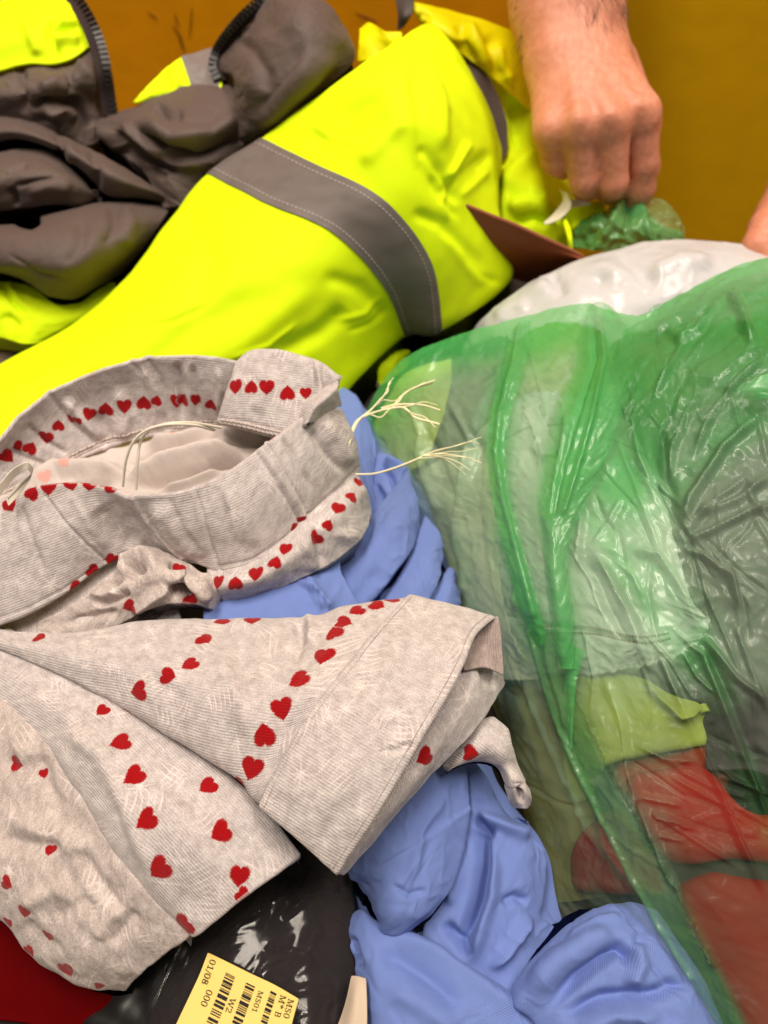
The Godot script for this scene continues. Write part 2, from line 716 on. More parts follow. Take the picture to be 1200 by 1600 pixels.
	white.backlight = Color(0.4, 0.4, 0.4)
	mat.white_bag = white
	var film := std(Color(1.0, 1.0, 1.0, 1.0), 0.34)
	film.transparency = BaseMaterial3D.TRANSPARENCY_ALPHA
	film.heightmap_enabled = true
	film.heightmap_texture = mat.crink_tex
	film.heightmap_scale = 0.02
	film.uv1_scale = Vector3(9, 9, 9)
	film.clearcoat_enabled = true
	film.clearcoat = 0.5
	film.clearcoat_roughness = 0.14
	film.metallic_specular = 0.55
	film.backlight_enabled = true
	film.backlight = Color(0.7, 0.7, 0.7)
	mat.film = film
	var poly := StandardMaterial3D.new()
	poly.albedo_color = Color(0.10, 0.10, 0.12, 0.02)
	poly.roughness = 0.09
	poly.metallic_specular = 0.3
	poly.transparency = BaseMaterial3D.TRANSPARENCY_ALPHA
	mat.poly = poly
	var mottle := image_of(256, func(x: int, y: int) -> Color:
		var v := clampf(0.5 + 0.9 * (fc.get_pixel(x * 2, y * 2).r - 0.5) + 0.5 * (fb.get_pixel(x * 2, y * 2).r - 0.5), 0, 1)
		return Color(0.90, 0.78, 0.73).lerp(Color(1.0, 1.0, 1.0), v))
	var skin := std(Color(0.87, 0.61, 0.505), 0.5)
	skin.albedo_texture = tex(mottle)
	skin.uv1_triplanar = true
	skin.uv1_scale = Vector3(22, 22, 22)
	skin.heightmap_enabled = true
	skin.heightmap_texture = tex(fleece)
	skin.heightmap_scale = 0.035
	skin.subsurf_scatter_enabled = true
	skin.subsurf_scatter_strength = 0.12
	mat.skin = skin
	mat.cream = std(Color(0.80, 0.72, 0.64), 0.85)
	mat.cord = std(Color(0.93, 0.90, 0.74), 0.8)
	mat.ribbon = std(Color(0.88, 0.84, 0.78), 0.45)
	mat.ribbon.rim_enabled = true
	mat.paper = std(Color(0.93, 0.80, 0.44), 0.7)
	mat.ink = std(Color(0.08, 0.06, 0.05), 0.8)
	mat.thread = std(Color(0.78, 0.74, 0.70), 0.8)

func plain(base: StandardMaterial3D, color: Color, rough: float) -> StandardMaterial3D:
	var m: StandardMaterial3D = base.duplicate()
	m.albedo_color = color
	m.roughness = rough
	return m

# faint pale strokes in the jersey: small crossed and parallel scratches
func scribbles(im: Image, lu: float, lv: float, seed_: int) -> void:
	var r := RandomNumberGenerator.new()
	r.seed = seed_
	var W := im.get_width()
	var H := im.get_height()
	var pu := W / lu * 0.001
	var pv := H / lv * 0.001
	for c in int(lu * lv * 3800.0) + 2:
		var at := Vector2(r.randf() * lu * 1000.0, r.randf() * lv * 1000.0)
		var turn := r.randf() * PI
		var star := r.randf() < 0.5
		for k in r.randi_range(3, 6):
			var dir := Vector2.from_angle(turn + (k * PI / 4.0 if star else r.randf_range(-0.15, 0.15)))
			var p := at + Vector2(-dir.y, dir.x) * (0.0 if star else (k - 2) * 2.4)
			var half := r.randf_range(3.0, 7.5)
			var strength := r.randf_range(0.25, 0.55)
			var n := int(half * 12.0)
			for q in n:
				var t := (2.0 * q / n - 1.0)
				var bend := Vector2(-dir.y, dir.x) * sin(t * 2.0 + c) * 0.4
				var at2 := p + dir * t * half + bend
				for e in 12:
					var x := int(at2.x * pu) + e % 4
					var y := int(at2.y * pv) + e / 4
					if x >= 0 and y >= 0 and x < W and y < H:
						im.set_pixel(x, y, Color(0.95, 0.91, 0.90, maxf(im.get_pixel(x, y).a, strength * (1.0 - t * t) * (0.6 + 0.4 * r.randf()))))

# red hearts printed on a sheet: [x, y, millimetres, degrees]; the heart lies in the cloth, its point turned by degrees in the cloth
func hearts(s: Dictionary, base: StandardMaterial3D, spots: Array, faded := false) -> StandardMaterial3D:
	var lu: float = s.U[s.nu]
	var lv: float = s.V[s.nv]
	var ppm := 4600.0
	var W := clampi(int(lu * ppm), 64, 1400)
	var H := clampi(int(lv * ppm), 64, 1400)
	var im := Image.create_empty(W, H, false, Image.FORMAT_RGBA8)
	im.fill(Color(0.58, 0.02, 0.05, 0.0))
	if not faded:
		scribbles(im, lu, lv, spots.size() + int(lu * 1000.0))
	var w: int = s.w
	for h in spots:
		var best := 1e9
		var at := 0
		for k in s.px.size():
			var d := Vector2(s.px[k].x - h[0], s.px[k].y - h[1]).length_squared()
			if d < best:
				best = d
				at = k
		var i := clampi(at % w, 1, s.nu - 1)
		var j := clampi(at / w, 1, s.nv - 1)
		var k := j * w + i
		# the traced direction of the heart's point, as a direction in the cloth; lengths are true lengths there
		var gu: Vector2 = Vector2(s.px[k + 1].x - s.px[k - 1].x, s.px[k + 1].y - s.px[k - 1].y) / (s.U[i + 1] - s.U[i - 1])
		var gv: Vector2 = Vector2(s.px[k + w].x - s.px[k - w].x, s.px[k + w].y - s.px[k - w].y) / (s.V[j + 1] - s.V[j - 1])
		var dir := Vector2.from_angle(deg_to_rad(h[3]))
		var det: float = gu.x * gv.y - gu.y * gv.x
		var eu: Vector3 = (s.pos[k + 1] - s.pos[k - 1]) / (s.U[i + 1] - s.U[i - 1])
		var ev: Vector3 = (s.pos[k + w] - s.pos[k - w]) / (s.V[j + 1] - s.V[j - 1])
		var point3: Vector3 = (eu * ((dir.x * gv.y - dir.y * gv.x) / det) + ev * ((gu.x * dir.y - gu.y * dir.x) / det)).normalized()
		var side3: Vector3 = point3.cross(s.nrm[k]).normalized()
		var ax := Vector2(side3.dot(eu), side3.dot(ev))
		var ay := Vector2(point3.dot(eu), point3.dot(ev))
		var size: float = h[2] * 0.001 * 0.49
		var cu: float = s.U[at % w]
		var cv: float = s.V[at / w]
		var R: float = size * 1.7 / minf(1.0, minf(eu.length(), ev.length()))
		for y in range(maxi(0, int((cv - R) / lv * H)), mini(H, int((cv + R) / lv * H) + 1)):
			for x in range(maxi(0, int((cu - R) / lu * W)), mini(W, int((cu + R) / lu * W) + 1)):
				var p := Vector2((x + 0.5) / W * lu - cu, (y + 0.5) / H * lv - cv) / size
				var a := absf(p.dot(ax))
				var b := -p.dot(ay) * 1.15 + 0.05 - 0.66 * sqrt(a + 0.004) + 0.25
				var v := sqrt(a * a + b * b) - 0.92
				v += 0.12 * wob.get_noise_2d(x * 0.33, y * 0.33) + 0.08 * (rng.randf() - 0.5)
				var al := smoothstep(0.05, -0.05, v)
				if al > 0.0:
					var dark := 1.0 + 0.22 * (rng.randf() - 0.5)
					var c := Color(0.60 * dark, 0.025, 0.055, al)
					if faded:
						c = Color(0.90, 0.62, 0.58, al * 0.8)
					im.set_pixel(x, y, c)
	var m: StandardMaterial3D = base.duplicate()
	m.detail_enabled = true
	m.detail_albedo = tex(im)
	m.detail_uv_layer = BaseMaterial3D.DETAIL_UV_2
	m.detail_blend_mode = BaseMaterial3D.BLEND_MODE_MIX
	return m

# ---------------------------------------------------------------- the bin and what lies at its bottom
func wall_panel(called: String, parent: Node, a: Vector3, b: Vector3, top: float, bottom: float, thick: float, material: Material) -> void:
	var m := BoxMesh.new()
	m.size = Vector3(a.distance_to(b), top - bottom, thick)
	m.subdivide_width = 8
	var p := part(called, parent, m, material)
	var dir := (b - a).normalized()
	p.basis = Basis(dir, Vector3.UP, dir.cross(Vector3.UP))
	p.position = (a + b) / 2 + Vector3(0, (top + bottom) / 2, 0)

func build_bin() -> void:
	var t := thing("plastic_bin", "yellow plastic bin that holds the heap of clothes, warmer light coloured into its back wall", "bin")
	var d := ray(868, 100)
	var corner := d * (-0.80 / d.z)
	corner.y = 0.0
	wall_panel("back_panel", t, Vector3(-1.0, 0, -0.80), corner + Vector3(-0.002, 0, 0), 0.75, -0.30, 0.006, mat.bin_warm_lit)
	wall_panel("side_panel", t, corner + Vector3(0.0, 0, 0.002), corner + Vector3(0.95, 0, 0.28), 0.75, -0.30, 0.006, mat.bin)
	var f := BoxMesh.new()
	f.size = Vector3(2.4, 0.01, 2.0)
	var p := part("bottom_panel", t, f, mat.bin)
	p.position = Vector3(0.1, -0.31, -0.2)
	var scuff := std(Color(0.42, 0.24, 0.03), 0.7)
	for q in [[230, 18, 246, 30, 0.0005], [300, 12, 296, 60, 0.0005], [555, 20, 590, 34, 0.0006], [270, 40, 285, 62, 0.0011], [279, 55, 290, 84, 0.0012], [272, 20, 280, 44, 0.0007]]:
		var pts := []
		for k in 2:
			var r := ray(q[2 * k], q[2 * k + 1])
			pts.append(EYE + r * ((-0.7965 - EYE.z) / r.z))
		part("scuff_mark", t, tube(pts, [0.0002, q[4], 0.0002], 5, 6), scuff)

func build_under_clothes() -> void:
	var t := thing("dark_cloth", "dark crumpled cloth at the bottom of the heap, in the gaps between the other clothes", "cloth")
	drape("cloth_sheet", t, [
		[-300, 350, 3, 200, 380, 1, 600, 420, 3, 900, 420, 5, 1500, 420, 6],
		[-300, 700, 2, 200, 700, 1, 600, 640, 2.4, 900, 640, 1, 1500, 700, 1],
		[-300, 1100, 2, 200, 1100, 1, 600, 1100, 1, 860, 1150, 0.0, 1500, 1100, 0],
		[-300, 1450, 1.5, 200, 1450, 1.0, 600, 1450, 0.6, 860, 1330, 0.0, 1500, 1400, 0],
		[-300, 1750, 1, 200, 1750, 1, 600, 1750, 1, 900, 1750, 0, 1500, 1750, 0]],
		90, 90, mat.dark, {"noise": [[6.0, 14.0, 1, "r"], [3.0, 40.0, 2, "w"]], "thick": 2.0})
	var r := thing("red_cloth", "deep red smooth cloth under the lower left edge of the pyjamas", "cloth")
	drape("cloth_sheet", r, [
		[-120, 1380, 2.6, 0, 1400, 2.8, 120, 1470, 2.4, 230, 1520, 1.8],
		[-120, 1480, 2.9, 0, 1500, 3.1, 90, 1540, 2.8, 190, 1565, 2.2],
		[-120, 1590, 2.6, 0, 1592, 2.8, 70, 1602, 2.5, 150, 1622, 1.8]],
		50, 40, mat.red, {"noise": [[1.5, 18.0, 3, "w"]], "thick": 2.0, "drop": 3.0})
	var b := thing("black_cloth", "black shiny cloth in the dark gap left of the packet with the yellow label", "cloth")
	drape("cloth_sheet", b, [
		[60, 1560, 1.6, 150, 1540, 2.2, 215, 1490, 2.6, 260, 1460, 2.6],
		[30, 1640, 1.4, 150, 1600, 2.2, 240, 1560, 2.6, 300, 1500, 2.4],
		[30, 1720, 1.0, 150, 1680, 1.6, 250, 1660, 2.0, 320, 1600, 2.0]],
		50, 40, plain(mat.dark, Color(0.07, 0.06, 0.06), 0.3), {"noise": [[2.0, 25.0, 7, "w"]], "thick": 1.0})

# ---------------------------------------------------------------- the big jacket
func build_jacket() -> void:
	var t := thing("hi_vis_jacket", "bright yellow hi-vis jacket with grey tape and open dark quilted lining", "jacket")
	# sleeve that lies across the heap
	var s := sheet([
		[655, 38, 16.5, 676, 39, 16.8, 702, 62, 16.5, 747, 130, 14.5, 789, 240, 10.5],
		[548, 103, 18.6, 604, 110, 20, 664, 150, 19.6, 724, 232, 16, 786, 335, 9.5],
		[465, 163, 17, 535, 186, 18.2, 615, 232, 18.2, 705, 330, 14.2, 808, 437, 7.2],
		[400, 213, 15, 470, 248, 16.2, 590, 315, 16, 668, 408, 12.3, 692, 524, 6.5],
		[317, 268, 13.2, 420, 315, 14.6, 522, 364, 14.4, 602, 448, 10.8, 636, 531, 5.5],
		[255, 345, 11.5, 350, 380, 13.2, 450, 425, 13, 530, 505, 9.5, 572, 590, 5],
		[195, 425, 10.2, 265, 452, 11.8, 360, 500, 11.2, 450, 575, 8, 520, 640, 4],
		[100, 503, 8.8, 175, 530, 10.2, 265, 570, 9.6, 350, 640, 6, 400, 720, 3],
		[-25, 575, 8.0, 40, 612, 9.2, 110, 650, 8.2, 200, 730, 5, 260, 790, 2],
		[-130, 650, 6.8, -50, 700, 8, 20, 750, 7.0, 100, 810, 4, 160, 860, 1]],
		150, 190, {"noise": [[1.6, 12.0, 4, "w"]], "roll": [14.0, 0.0, 5.0], "folds": [
			["r", -3.0, 14, 640, 85, 655, 160, 665, 260, 700, 330],
			["r", 3.0, 10, 668, 90, 690, 170, 690, 240],
			["r", -3.5, 9, 655, 225, 690, 280, 720, 320],
			["r", -3.0, 9, 770, 235, 735, 265, 700, 300],
			["r", 3.0, 7, 735, 220, 715, 255, 695, 285],
			["r", 3.0, 8, 660, 235, 678, 270, 700, 300],
			["r", -2.5, 10, 640, 330, 690, 350, 760, 430],
			["r", 2.0, 10, 690, 360, 730, 410, 760, 450],
			["r", -2.0, 22, 280, 300, 330, 400, 300, 500, 200, 600],
			["r", -3.0, 26, 440, 440, 330, 500, 200, 590, 60, 660],
			["r", 2.5, 20, 500, 440, 400, 520, 300, 600],
			["r", -4.0, 14, 545, 480, 500, 520, 420, 560],
			["r", -2.2, 14, 600, 130, 540, 200, 470, 230],
			["r", 2.4, 12, 640, 180, 560, 260],
			["r", -2.5, 16, 20, 620, 90, 600, 170, 590],
			["r", -2.0, 12, 610, 500, 560, 450, 500, 430],
			["r", 1.2, 5, 600, 460, 570, 490, 520, 505], ["r", -1.2, 4, 610, 478, 580, 505, 540, 520], ["r", 1.2, 5, 470, 500, 420, 540, 350, 560], ["r", -1.0, 5, 330, 470, 270, 500, 200, 520],
			["r", 1.2, 5, 705, 285, 690, 320, 700, 350], ["r", -1.4, 5, 675, 270, 690, 310, 720, 345], ["r", 1.4, 5, 770, 262, 740, 290, 715, 310], ["r", -1.2, 5, 720, 395, 750, 430, 790, 445], ["r", 1.0, 5, 480, 190, 520, 215, 560, 225], ["r", 1.0, 6, 120, 560, 180, 575, 260, 570]]})
	part("sleeve", t, cloth(s, {"thick": 2.0, "drop": 4.0, "tint": [0.07, 22.0]}), mat.neon)
	var band := strip(s, [3.0 / 9.0, 2.98 / 9.0, 2.9 / 9.0, 2.96 / 9.0, 3.0 / 9.0], [3.98 / 9.0, 4.05 / 9.0, 4.0 / 9.0, 4.02 / 9.0, 4.0 / 9.0], 0.004, 0.994, 110, 14, 1.0)
	part("reflective_tape", t, cloth(band, {"thick": 0.9, "tint": [0.22, 40.0, 0.3]}), mat.tape)
	for v in [[0.12], [0.88]]:
		# rows of stitches on the tape
		var st := SurfaceTool.new()
		st.begin(Mesh.PRIMITIVE_TRIANGLES)
		for k in 64:
			var a := at_uv(band, (k + 0.15) / 64.0, v[0])
			var b := at_uv(band, (k + 0.75) / 64.0, v[0])
			st.append_from(tube([a[0], b[0]], [0.00032, 0.00032], 5, 2), 0, Transform3D())
		var sm := part("stitching", t, st.commit(), mat.thread)
		sm.set_meta("kind", "stuff")
	# lining, right of the front opening
	var L: Material = mat.lining
	drape("lining", t, [
		[420, -50, 21, 470, -30, 21.6, 520, 15, 20.5, 548, 58, 18.5],
		[392, 12, 19, 440, 28, 20.8, 508, 48, 20.6, 560, 92, 17.8],
		[350, 62, 16.8, 410, 88, 19, 480, 118, 19, 528, 130, 17],
		[334, 98, 15.6, 388, 138, 17.6, 440, 168, 17, 480, 165, 15.6],
		[344, 128, 14.6, 380, 178, 15.6, 412, 203, 15, 432, 200, 14.5],
		[322, 160, 13.6, 350, 213, 13.6, 385, 224, 13.6, 408, 225, 13.5]],
		80, 90, L, {"noise": [[1.8, 22.0, 5, "w"], [0.5, 40.0, 6, "r"]], "roll": [10.0, 0.0, 4.0], "thick": 2.5, "drop": 3.0, "folds": [
			["r", -5.0, 10, 350, 112, 352, 135, 345, 155],
			["r", -4.0, 14, 480, 50, 450, 105, 420, 150, 395, 180],
			["r", 4.0, 13, 530, 70, 490, 120, 440, 170, 395, 200],
			["r", -3.0, 9, 365, 60, 400, 80, 415, 110, 410, 150],
			["r", 3.0, 14, 430, 40, 400, 100, 380, 150]]})
	drape("lining", t, [
		[150, 188, 13.2, 200, 170, 14.2, 245, 152, 14.8, 300, 132, 15.2, 345, 130, 15.2],
		[152, 204, 13.4, 210, 198, 14.6, 270, 193, 15.4, 340, 170, 15.4, 402, 148, 15.2],
		[170, 222, 12.8, 230, 230, 13.8, 300, 236, 14.2, 372, 216, 14, 432, 190, 14],
		[200, 240, 12.3, 252, 250, 13, 312, 260, 13.2, 372, 240, 13, 422, 220, 13],
		[230, 275, 11.6, 268, 290, 12, 312, 285, 12, 352, 270, 12, 402, 250, 12],
		[255, 322, 10.6, 285, 320, 11, 322, 310, 11, 360, 300, 11, 402, 285, 11]],
		110, 80, L, {"noise": [[1.4, 22.0, 9, "w"], [0.5, 45.0, 10, "r"]], "thick": 2.5, "drop": 3.0, "folds": [
			["r", -13.0, 9, 196, 192, 225, 215, 262, 238, 305, 244, 350, 230, 395, 205],
			["r", -8.0, 7, 180, 202, 205, 228, 240, 252, 285, 268],
			["r", 6.0, 9, 185, 190, 222, 222, 265, 250, 320, 258],
			["r", 7.0, 12, 220, 185, 270, 215, 330, 210, 385, 175],
			["r", -5.0, 7, 240, 165, 262, 180, 290, 178],
			["r", -5.0, 6, 230, 262, 250, 272, 262, 276],
			["r", 4.0, 8, 150, 200, 170, 215, 195, 240, 225, 265]]})
	# lining, left of the front opening
	drape("lining", t, [
		[-40, 125, 15, 0, 106, 15.5, 45, 92, 16, 85, 95, 16, 110, 88, 16.2, 140, 69, 16.7, 152, 72, 16.5],
		[-40, 150, 15.6, 20, 140, 16, 60, 130, 16.6, 100, 125, 16.4, 140, 112, 16.2, 165, 110, 15.6],
		[-40, 185, 14, 30, 175, 14.6, 80, 175, 15, 120, 165, 14.6, 150, 155, 14.4, 172, 150, 14],
		[-40, 222, 12.6, 40, 215, 12.8, 90, 222, 12.8, 130, 228, 12.6, 160, 215, 12.4, 180, 188, 12.6]],
		100, 80, L, {"noise": [[1.8, 22.0, 12, "w"], [0.6, 45.0, 13, "r"]], "thick": 2.5, "drop": 3.0, "folds": [
			["r", -9.0, 6, 48, 172, 60, 160, 85, 157, 112, 160, 126, 153],
			["r", -7.0, 5, 6, 134, 22, 126, 42, 112],
			["r", -7.0, 7, 116, 150, 130, 178, 142, 200],
			["r", 6.0, 11, 60, 140, 85, 132, 110, 140],
			["r", 6.0, 10, 70, 182, 95, 168, 120, 190],
			["r", -5.0, 6, 104, 110, 112, 130, 108, 146],
			["r", -6.0, 7, 34, 98, 31, 145, 42, 178],
			["r", 5.0, 8, 120, 92, 138, 120, 140, 150],
			["r", -5.0, 6, 50, 185, 75, 186, 100, 200]]})
	drape("lining", t, [
		[-40, 172, 13.6, 20, 176, 13.9, 80, 198, 13.7, 140, 228, 13.3, 200, 261, 12.5, 245, 291, 11.5, 268, 312, 10.7],
		[-40, 200, 14.5, 30, 204, 14.7, 90, 226, 14.5, 150, 260, 13.9, 210, 289, 12.7, 250, 305, 11.4, 270, 318, 10.3],
		[-40, 236, 13.3, 40, 225, 13.5, 90, 241, 13.2, 130, 276, 12.6, 165, 309, 11.6, 215, 317, 10.8, 266, 324, 10]],
		110, 50, L, {"noise": [[1.3, 20.0, 14, "w"], [0.3, 45.0, 15, "r"]], "roll": [0.0, 9.0, 4.0], "thick": 2.5, "drop": 3.0, "folds": [
			["r", -3.0, 6, 85, 202, 98, 225, 92, 245],
			["r", -3.0, 7, 140, 232, 152, 265, 150, 300],
			["r", 2.5, 8, 100, 215, 112, 240, 108, 262]]})
	drape("lining", t, [
		[-40, 242, 13, 40, 227, 13.2, 80, 233, 13, 115, 263, 12.6, 150, 305, 11.6],
		[-40, 285, 13.7, 30, 270, 14.1, 90, 276, 13.8, 125, 291, 12.9, 156, 309, 11.4],
		[-40, 338, 11.4, 30, 328, 11.9, 90, 324, 11.9, 125, 326, 11.4, 153, 313, 11]],
		90, 50, L, {"noise": [[1.3, 24.0, 16, "w"], [0.4, 50.0, 17, "r"]], "roll": [0.0, 9.0, 4.0], "thick": 2.5, "drop": 2.0, "folds": [
			["r", -3.0, 4, 5, 270, 25, 262, 45, 258],
			["r", -3.0, 4, 20, 292, 50, 284, 95, 274],
			["r", -5.0, 5, 14, 292, 24, 308, 26, 325],
			["r", 4.0, 9, 40, 300, 80, 290, 115, 296]]})
	drape("lining", t, [
		[-40, 350, 11.4, 40, 342, 11.0, 75, 328, 11.3, 110, 322, 11.5, 150, 311, 11.3, 200, 309, 10.9, 268, 318, 10],
		[-40, 372, 12.2, 50, 365, 13, 110, 355, 13.2, 170, 350, 12.8, 220, 350, 11.7, 248, 350, 10.7],
		[-40, 410, 11.4, 50, 415, 12.2, 110, 415, 12.4, 160, 405, 11.8, 195, 400, 10.7, 218, 395, 9.7],
		[-40, 424, 9.2, 30, 440, 9.3, 75, 470, 9.1, 118, 474, 8.7, 150, 457, 8.5, 178, 440, 8.2]],
		100, 70, L, {"noise": [[1.1, 18.0, 18, "w"], [0.3, 40.0, 19, "r"]], "roll": [0.0, 12.0, 5.0], "thick": 2.5, "drop": 2.0, "folds": [
			["r", -3.0, 9, 175, 318, 180, 350, 165, 390],
			["r", 3.0, 10, 195, 318, 205, 350, 190, 390],
			["r", -2.5, 12, 130, 335, 125, 380, 100, 420],
			["r", -1.5, 3, 10, 395, 60, 425, 110, 440],
			["r", -6.0, 8, 20, 340, 45, 345, 62, 335]]})
	# chest pieces of the shell beside the zips
	drape("chest_panel", t, [
		[-40, 10, 17.2, 10, 0, 17.6, 55, -14, 18.2, 100, -16, 18.3, 116, -8, 18.2],
		[-40, 62, 17.4, 22, 45, 17.9, 70, 35, 18.2, 105, 24, 18.2, 129, 26, 18],
		[-40, 122, 15.8, 0, 109, 16.1, 45, 97, 16.5, 85, 98, 16.5, 112, 90, 16.7, 142, 68, 17]],
		70, 50, mat.neon, {"noise": [[1.6, 20.0, 20, "w"]], "thick": 2.0, "folds": [
			["r", -6.0, 5, 78, 30, 76, 50, 84, 78], ["r", 5.0, 9, 90, 35, 110, 42, 125, 38], ["r", -4.0, 5, 80, 48, 105, 50, 125, 42],
			["r", 4.0, 9, 82, 66, 105, 60, 128, 66], ["r", -3.0, 5, 80, 72, 88, 82, 92, 92], ["r", 3.0, 8, 40, 30, 50, 60, 60, 90]]})
	drape("collar", t, [
		[-40, -50, 17, 30, -50, 17.4, 110, -50, 17.8],
		[-40, 0, 16.8, 30, -14, 17.2, 112, -20, 17.6],
		[-40, 40, 15.6, 20, 30, 16.2, 60, 10, 16.6, 116, -4, 16.9]],
		40, 30, mat.neon_worn, {"noise": [[2.0, 30.0, 22, "w"]], "thick": 2.0})
	var rp := sheet([
		[210, 158, 14.8, 250, 116, 15.6, 262, 104, 15.8, 286, 90, 16, 312, 82, 16, 345, 72, 16],
		[222, 160, 14.6, 254, 136, 15.3, 266, 128, 15.5, 290, 115, 15.6, 316, 108, 15.7, 345, 104, 15.7],
		[236, 165, 14.0, 256, 157, 14.6, 270, 152, 14.8, 296, 138, 15.0, 320, 134, 15.1, 345, 138, 15.2]],
		60, 30, {"noise": [[1.5, 40.0, 23, "w"]], "folds": [["r", -4.0, 4, 264, 102, 262, 122, 270, 140]]})
	part("chest_panel", t, cloth(rp, {"thick": 2.0}), mat.neon)
	part("reflective_tape", t, cloth(strip(rp, [0.615], [0.98], 0.0, 1.0, 20, 20, 0.8, true), {"thick": 0.8}), mat.tape)
	# shell under the lining, far left
	drape("shell_hem", t, [
		[-40, 412, 8.2, 10, 422, 8.5, 60, 446, 8.6, 110, 458, 8.4, 180, 440, 8.0],
		[-40, 470, 8.5, 10, 475, 8.8, 60, 490, 8.6, 110, 495, 8.2, 170, 475, 7.8],
		[-40, 524, 7.2, 0, 526, 7.4, 40, 536, 7.4, 80, 532, 7.1, 130, 512, 6.8]],
		60, 40, mat.neon, {"noise": [[2.0, 30.0, 24, "w"]], "thick": 2.0, "drop": 2.0, "folds": [
			["r", -4.0, 5, 4, 445, 20, 470, 36, 490], ["r", 3.0, 6, 10, 440, 30, 475], ["r", -3.0, 8, 5, 490, 30, 515]]})
	# zips: a tape and its teeth along the front edges
	zip_side(t, [112, -14, 18.4, 130, 10, 18.3, 146, 40, 18.0, 159, 75, 17.2, 167, 110, 16.3, 173, 150, 14.8, 178, 178, 13.8], 26, 1.0)
	zip_side(t, [424, -26, 20.6, 402, 4, 20.0, 374, 32, 19.0, 352, 58, 17.7, 337, 84, 16.6, 333, 104, 16.1, 340, 122, 15.6], 24, -1.0)
	# bits of the same jacket that show under the sleeve
	var low := sheet([
		[540, 560, 3.6, 570, 548, 4.2, 610, 536, 4.6, 655, 530, 4.6],
		[545, 590, 3.6, 580, 575, 4.2, 610, 560, 4.4, 652, 545, 4.2],
		[560, 612, 2.6, 585, 606, 3.0, 612, 590, 3.2, 650, 562, 3.2]],
		40, 30, {"noise": [[2.0, 35.0, 25, "w"]]})
	part("cuff_panel", t, cloth(low, {"thick": 2.0, "drop": 2.0}), mat.neon)
	part("reflective_tape", t, cloth(strip(low, [0.0], [0.33], 0.3, 1.0, 16, 16, 0.8, true), {"thick": 0.8}), mat.tape)
	var q := thing("grey_cloth", "dull grey brown cloth showing under the jacket sleeve at the left edge", "cloth")
	drape("cloth_sheet", q, [
		[-60, 505, 4.6, 0, 515, 5.2, 60, 535, 5.0],
		[-60, 560, 4.8, 0, 560, 5.2, 50, 560, 4.8],
		[-60, 620, 4, 0, 600, 4.2, 50, 590, 4.0]],
		30, 30, plain(mat.inner, Color(0.50, 0.43, 0.36), 0.9), {"noise": [[3.0, 40.0, 26, "r"]], "thick": 2.0})

func zip_side(t: Node, row: Array, count: int, side: float) -> void:
	var line := along(row, count * 2)
	var pts := []
	for q in line:
		pts.append(at_height(q.x, q.y, q.z))
	var st := SurfaceTool.new()
	st.begin(Mesh.PRIMITIVE_TRIANGLES)
	var tooth := BoxMesh.new()
	tooth.size = Vector3(0.0056, 0.0026, 0.0024)
	var tape_rows := [[], []]
	for k in pts.size():
		var a: Vector3 = pts[maxi(k - 1, 0)]
		var b: Vector3 = pts[mini(k + 1, pts.size() - 1)]
		var dir := (b - a).normalized()
		var n: Vector3 = (EYE - pts[k]).normalized()
		var ac := dir.cross(n).normalized() * side
		n = (ac.cross(dir) * side).normalized()
		if k % 2 == 0:
			st.append_from(tooth, 0, Transform3D(Basis(ac, n, ac.cross(n)), pts[k] - ac * 0.0005 + n * 0.001))
	var z := part("zip_teeth", t, st.commit(), mat.tooth)
	z.set_meta("kind", "stuff")
	var tr: Array = []
	for r in 2:
		var one := []
		for k in range(0, row.size(), 3):
			var off := (4.0 if r == 1 else -17.0) * side
			one.append_array([float(row[k]) + off, float(row[k + 1]) + (0.0 if r == 1 else 3.0), float(row[k + 2]) - 0.05])
		tr.append(one)
	drape("zip_tape", t, tr, 50, 6, mat.zip, {"thick": 1.0})

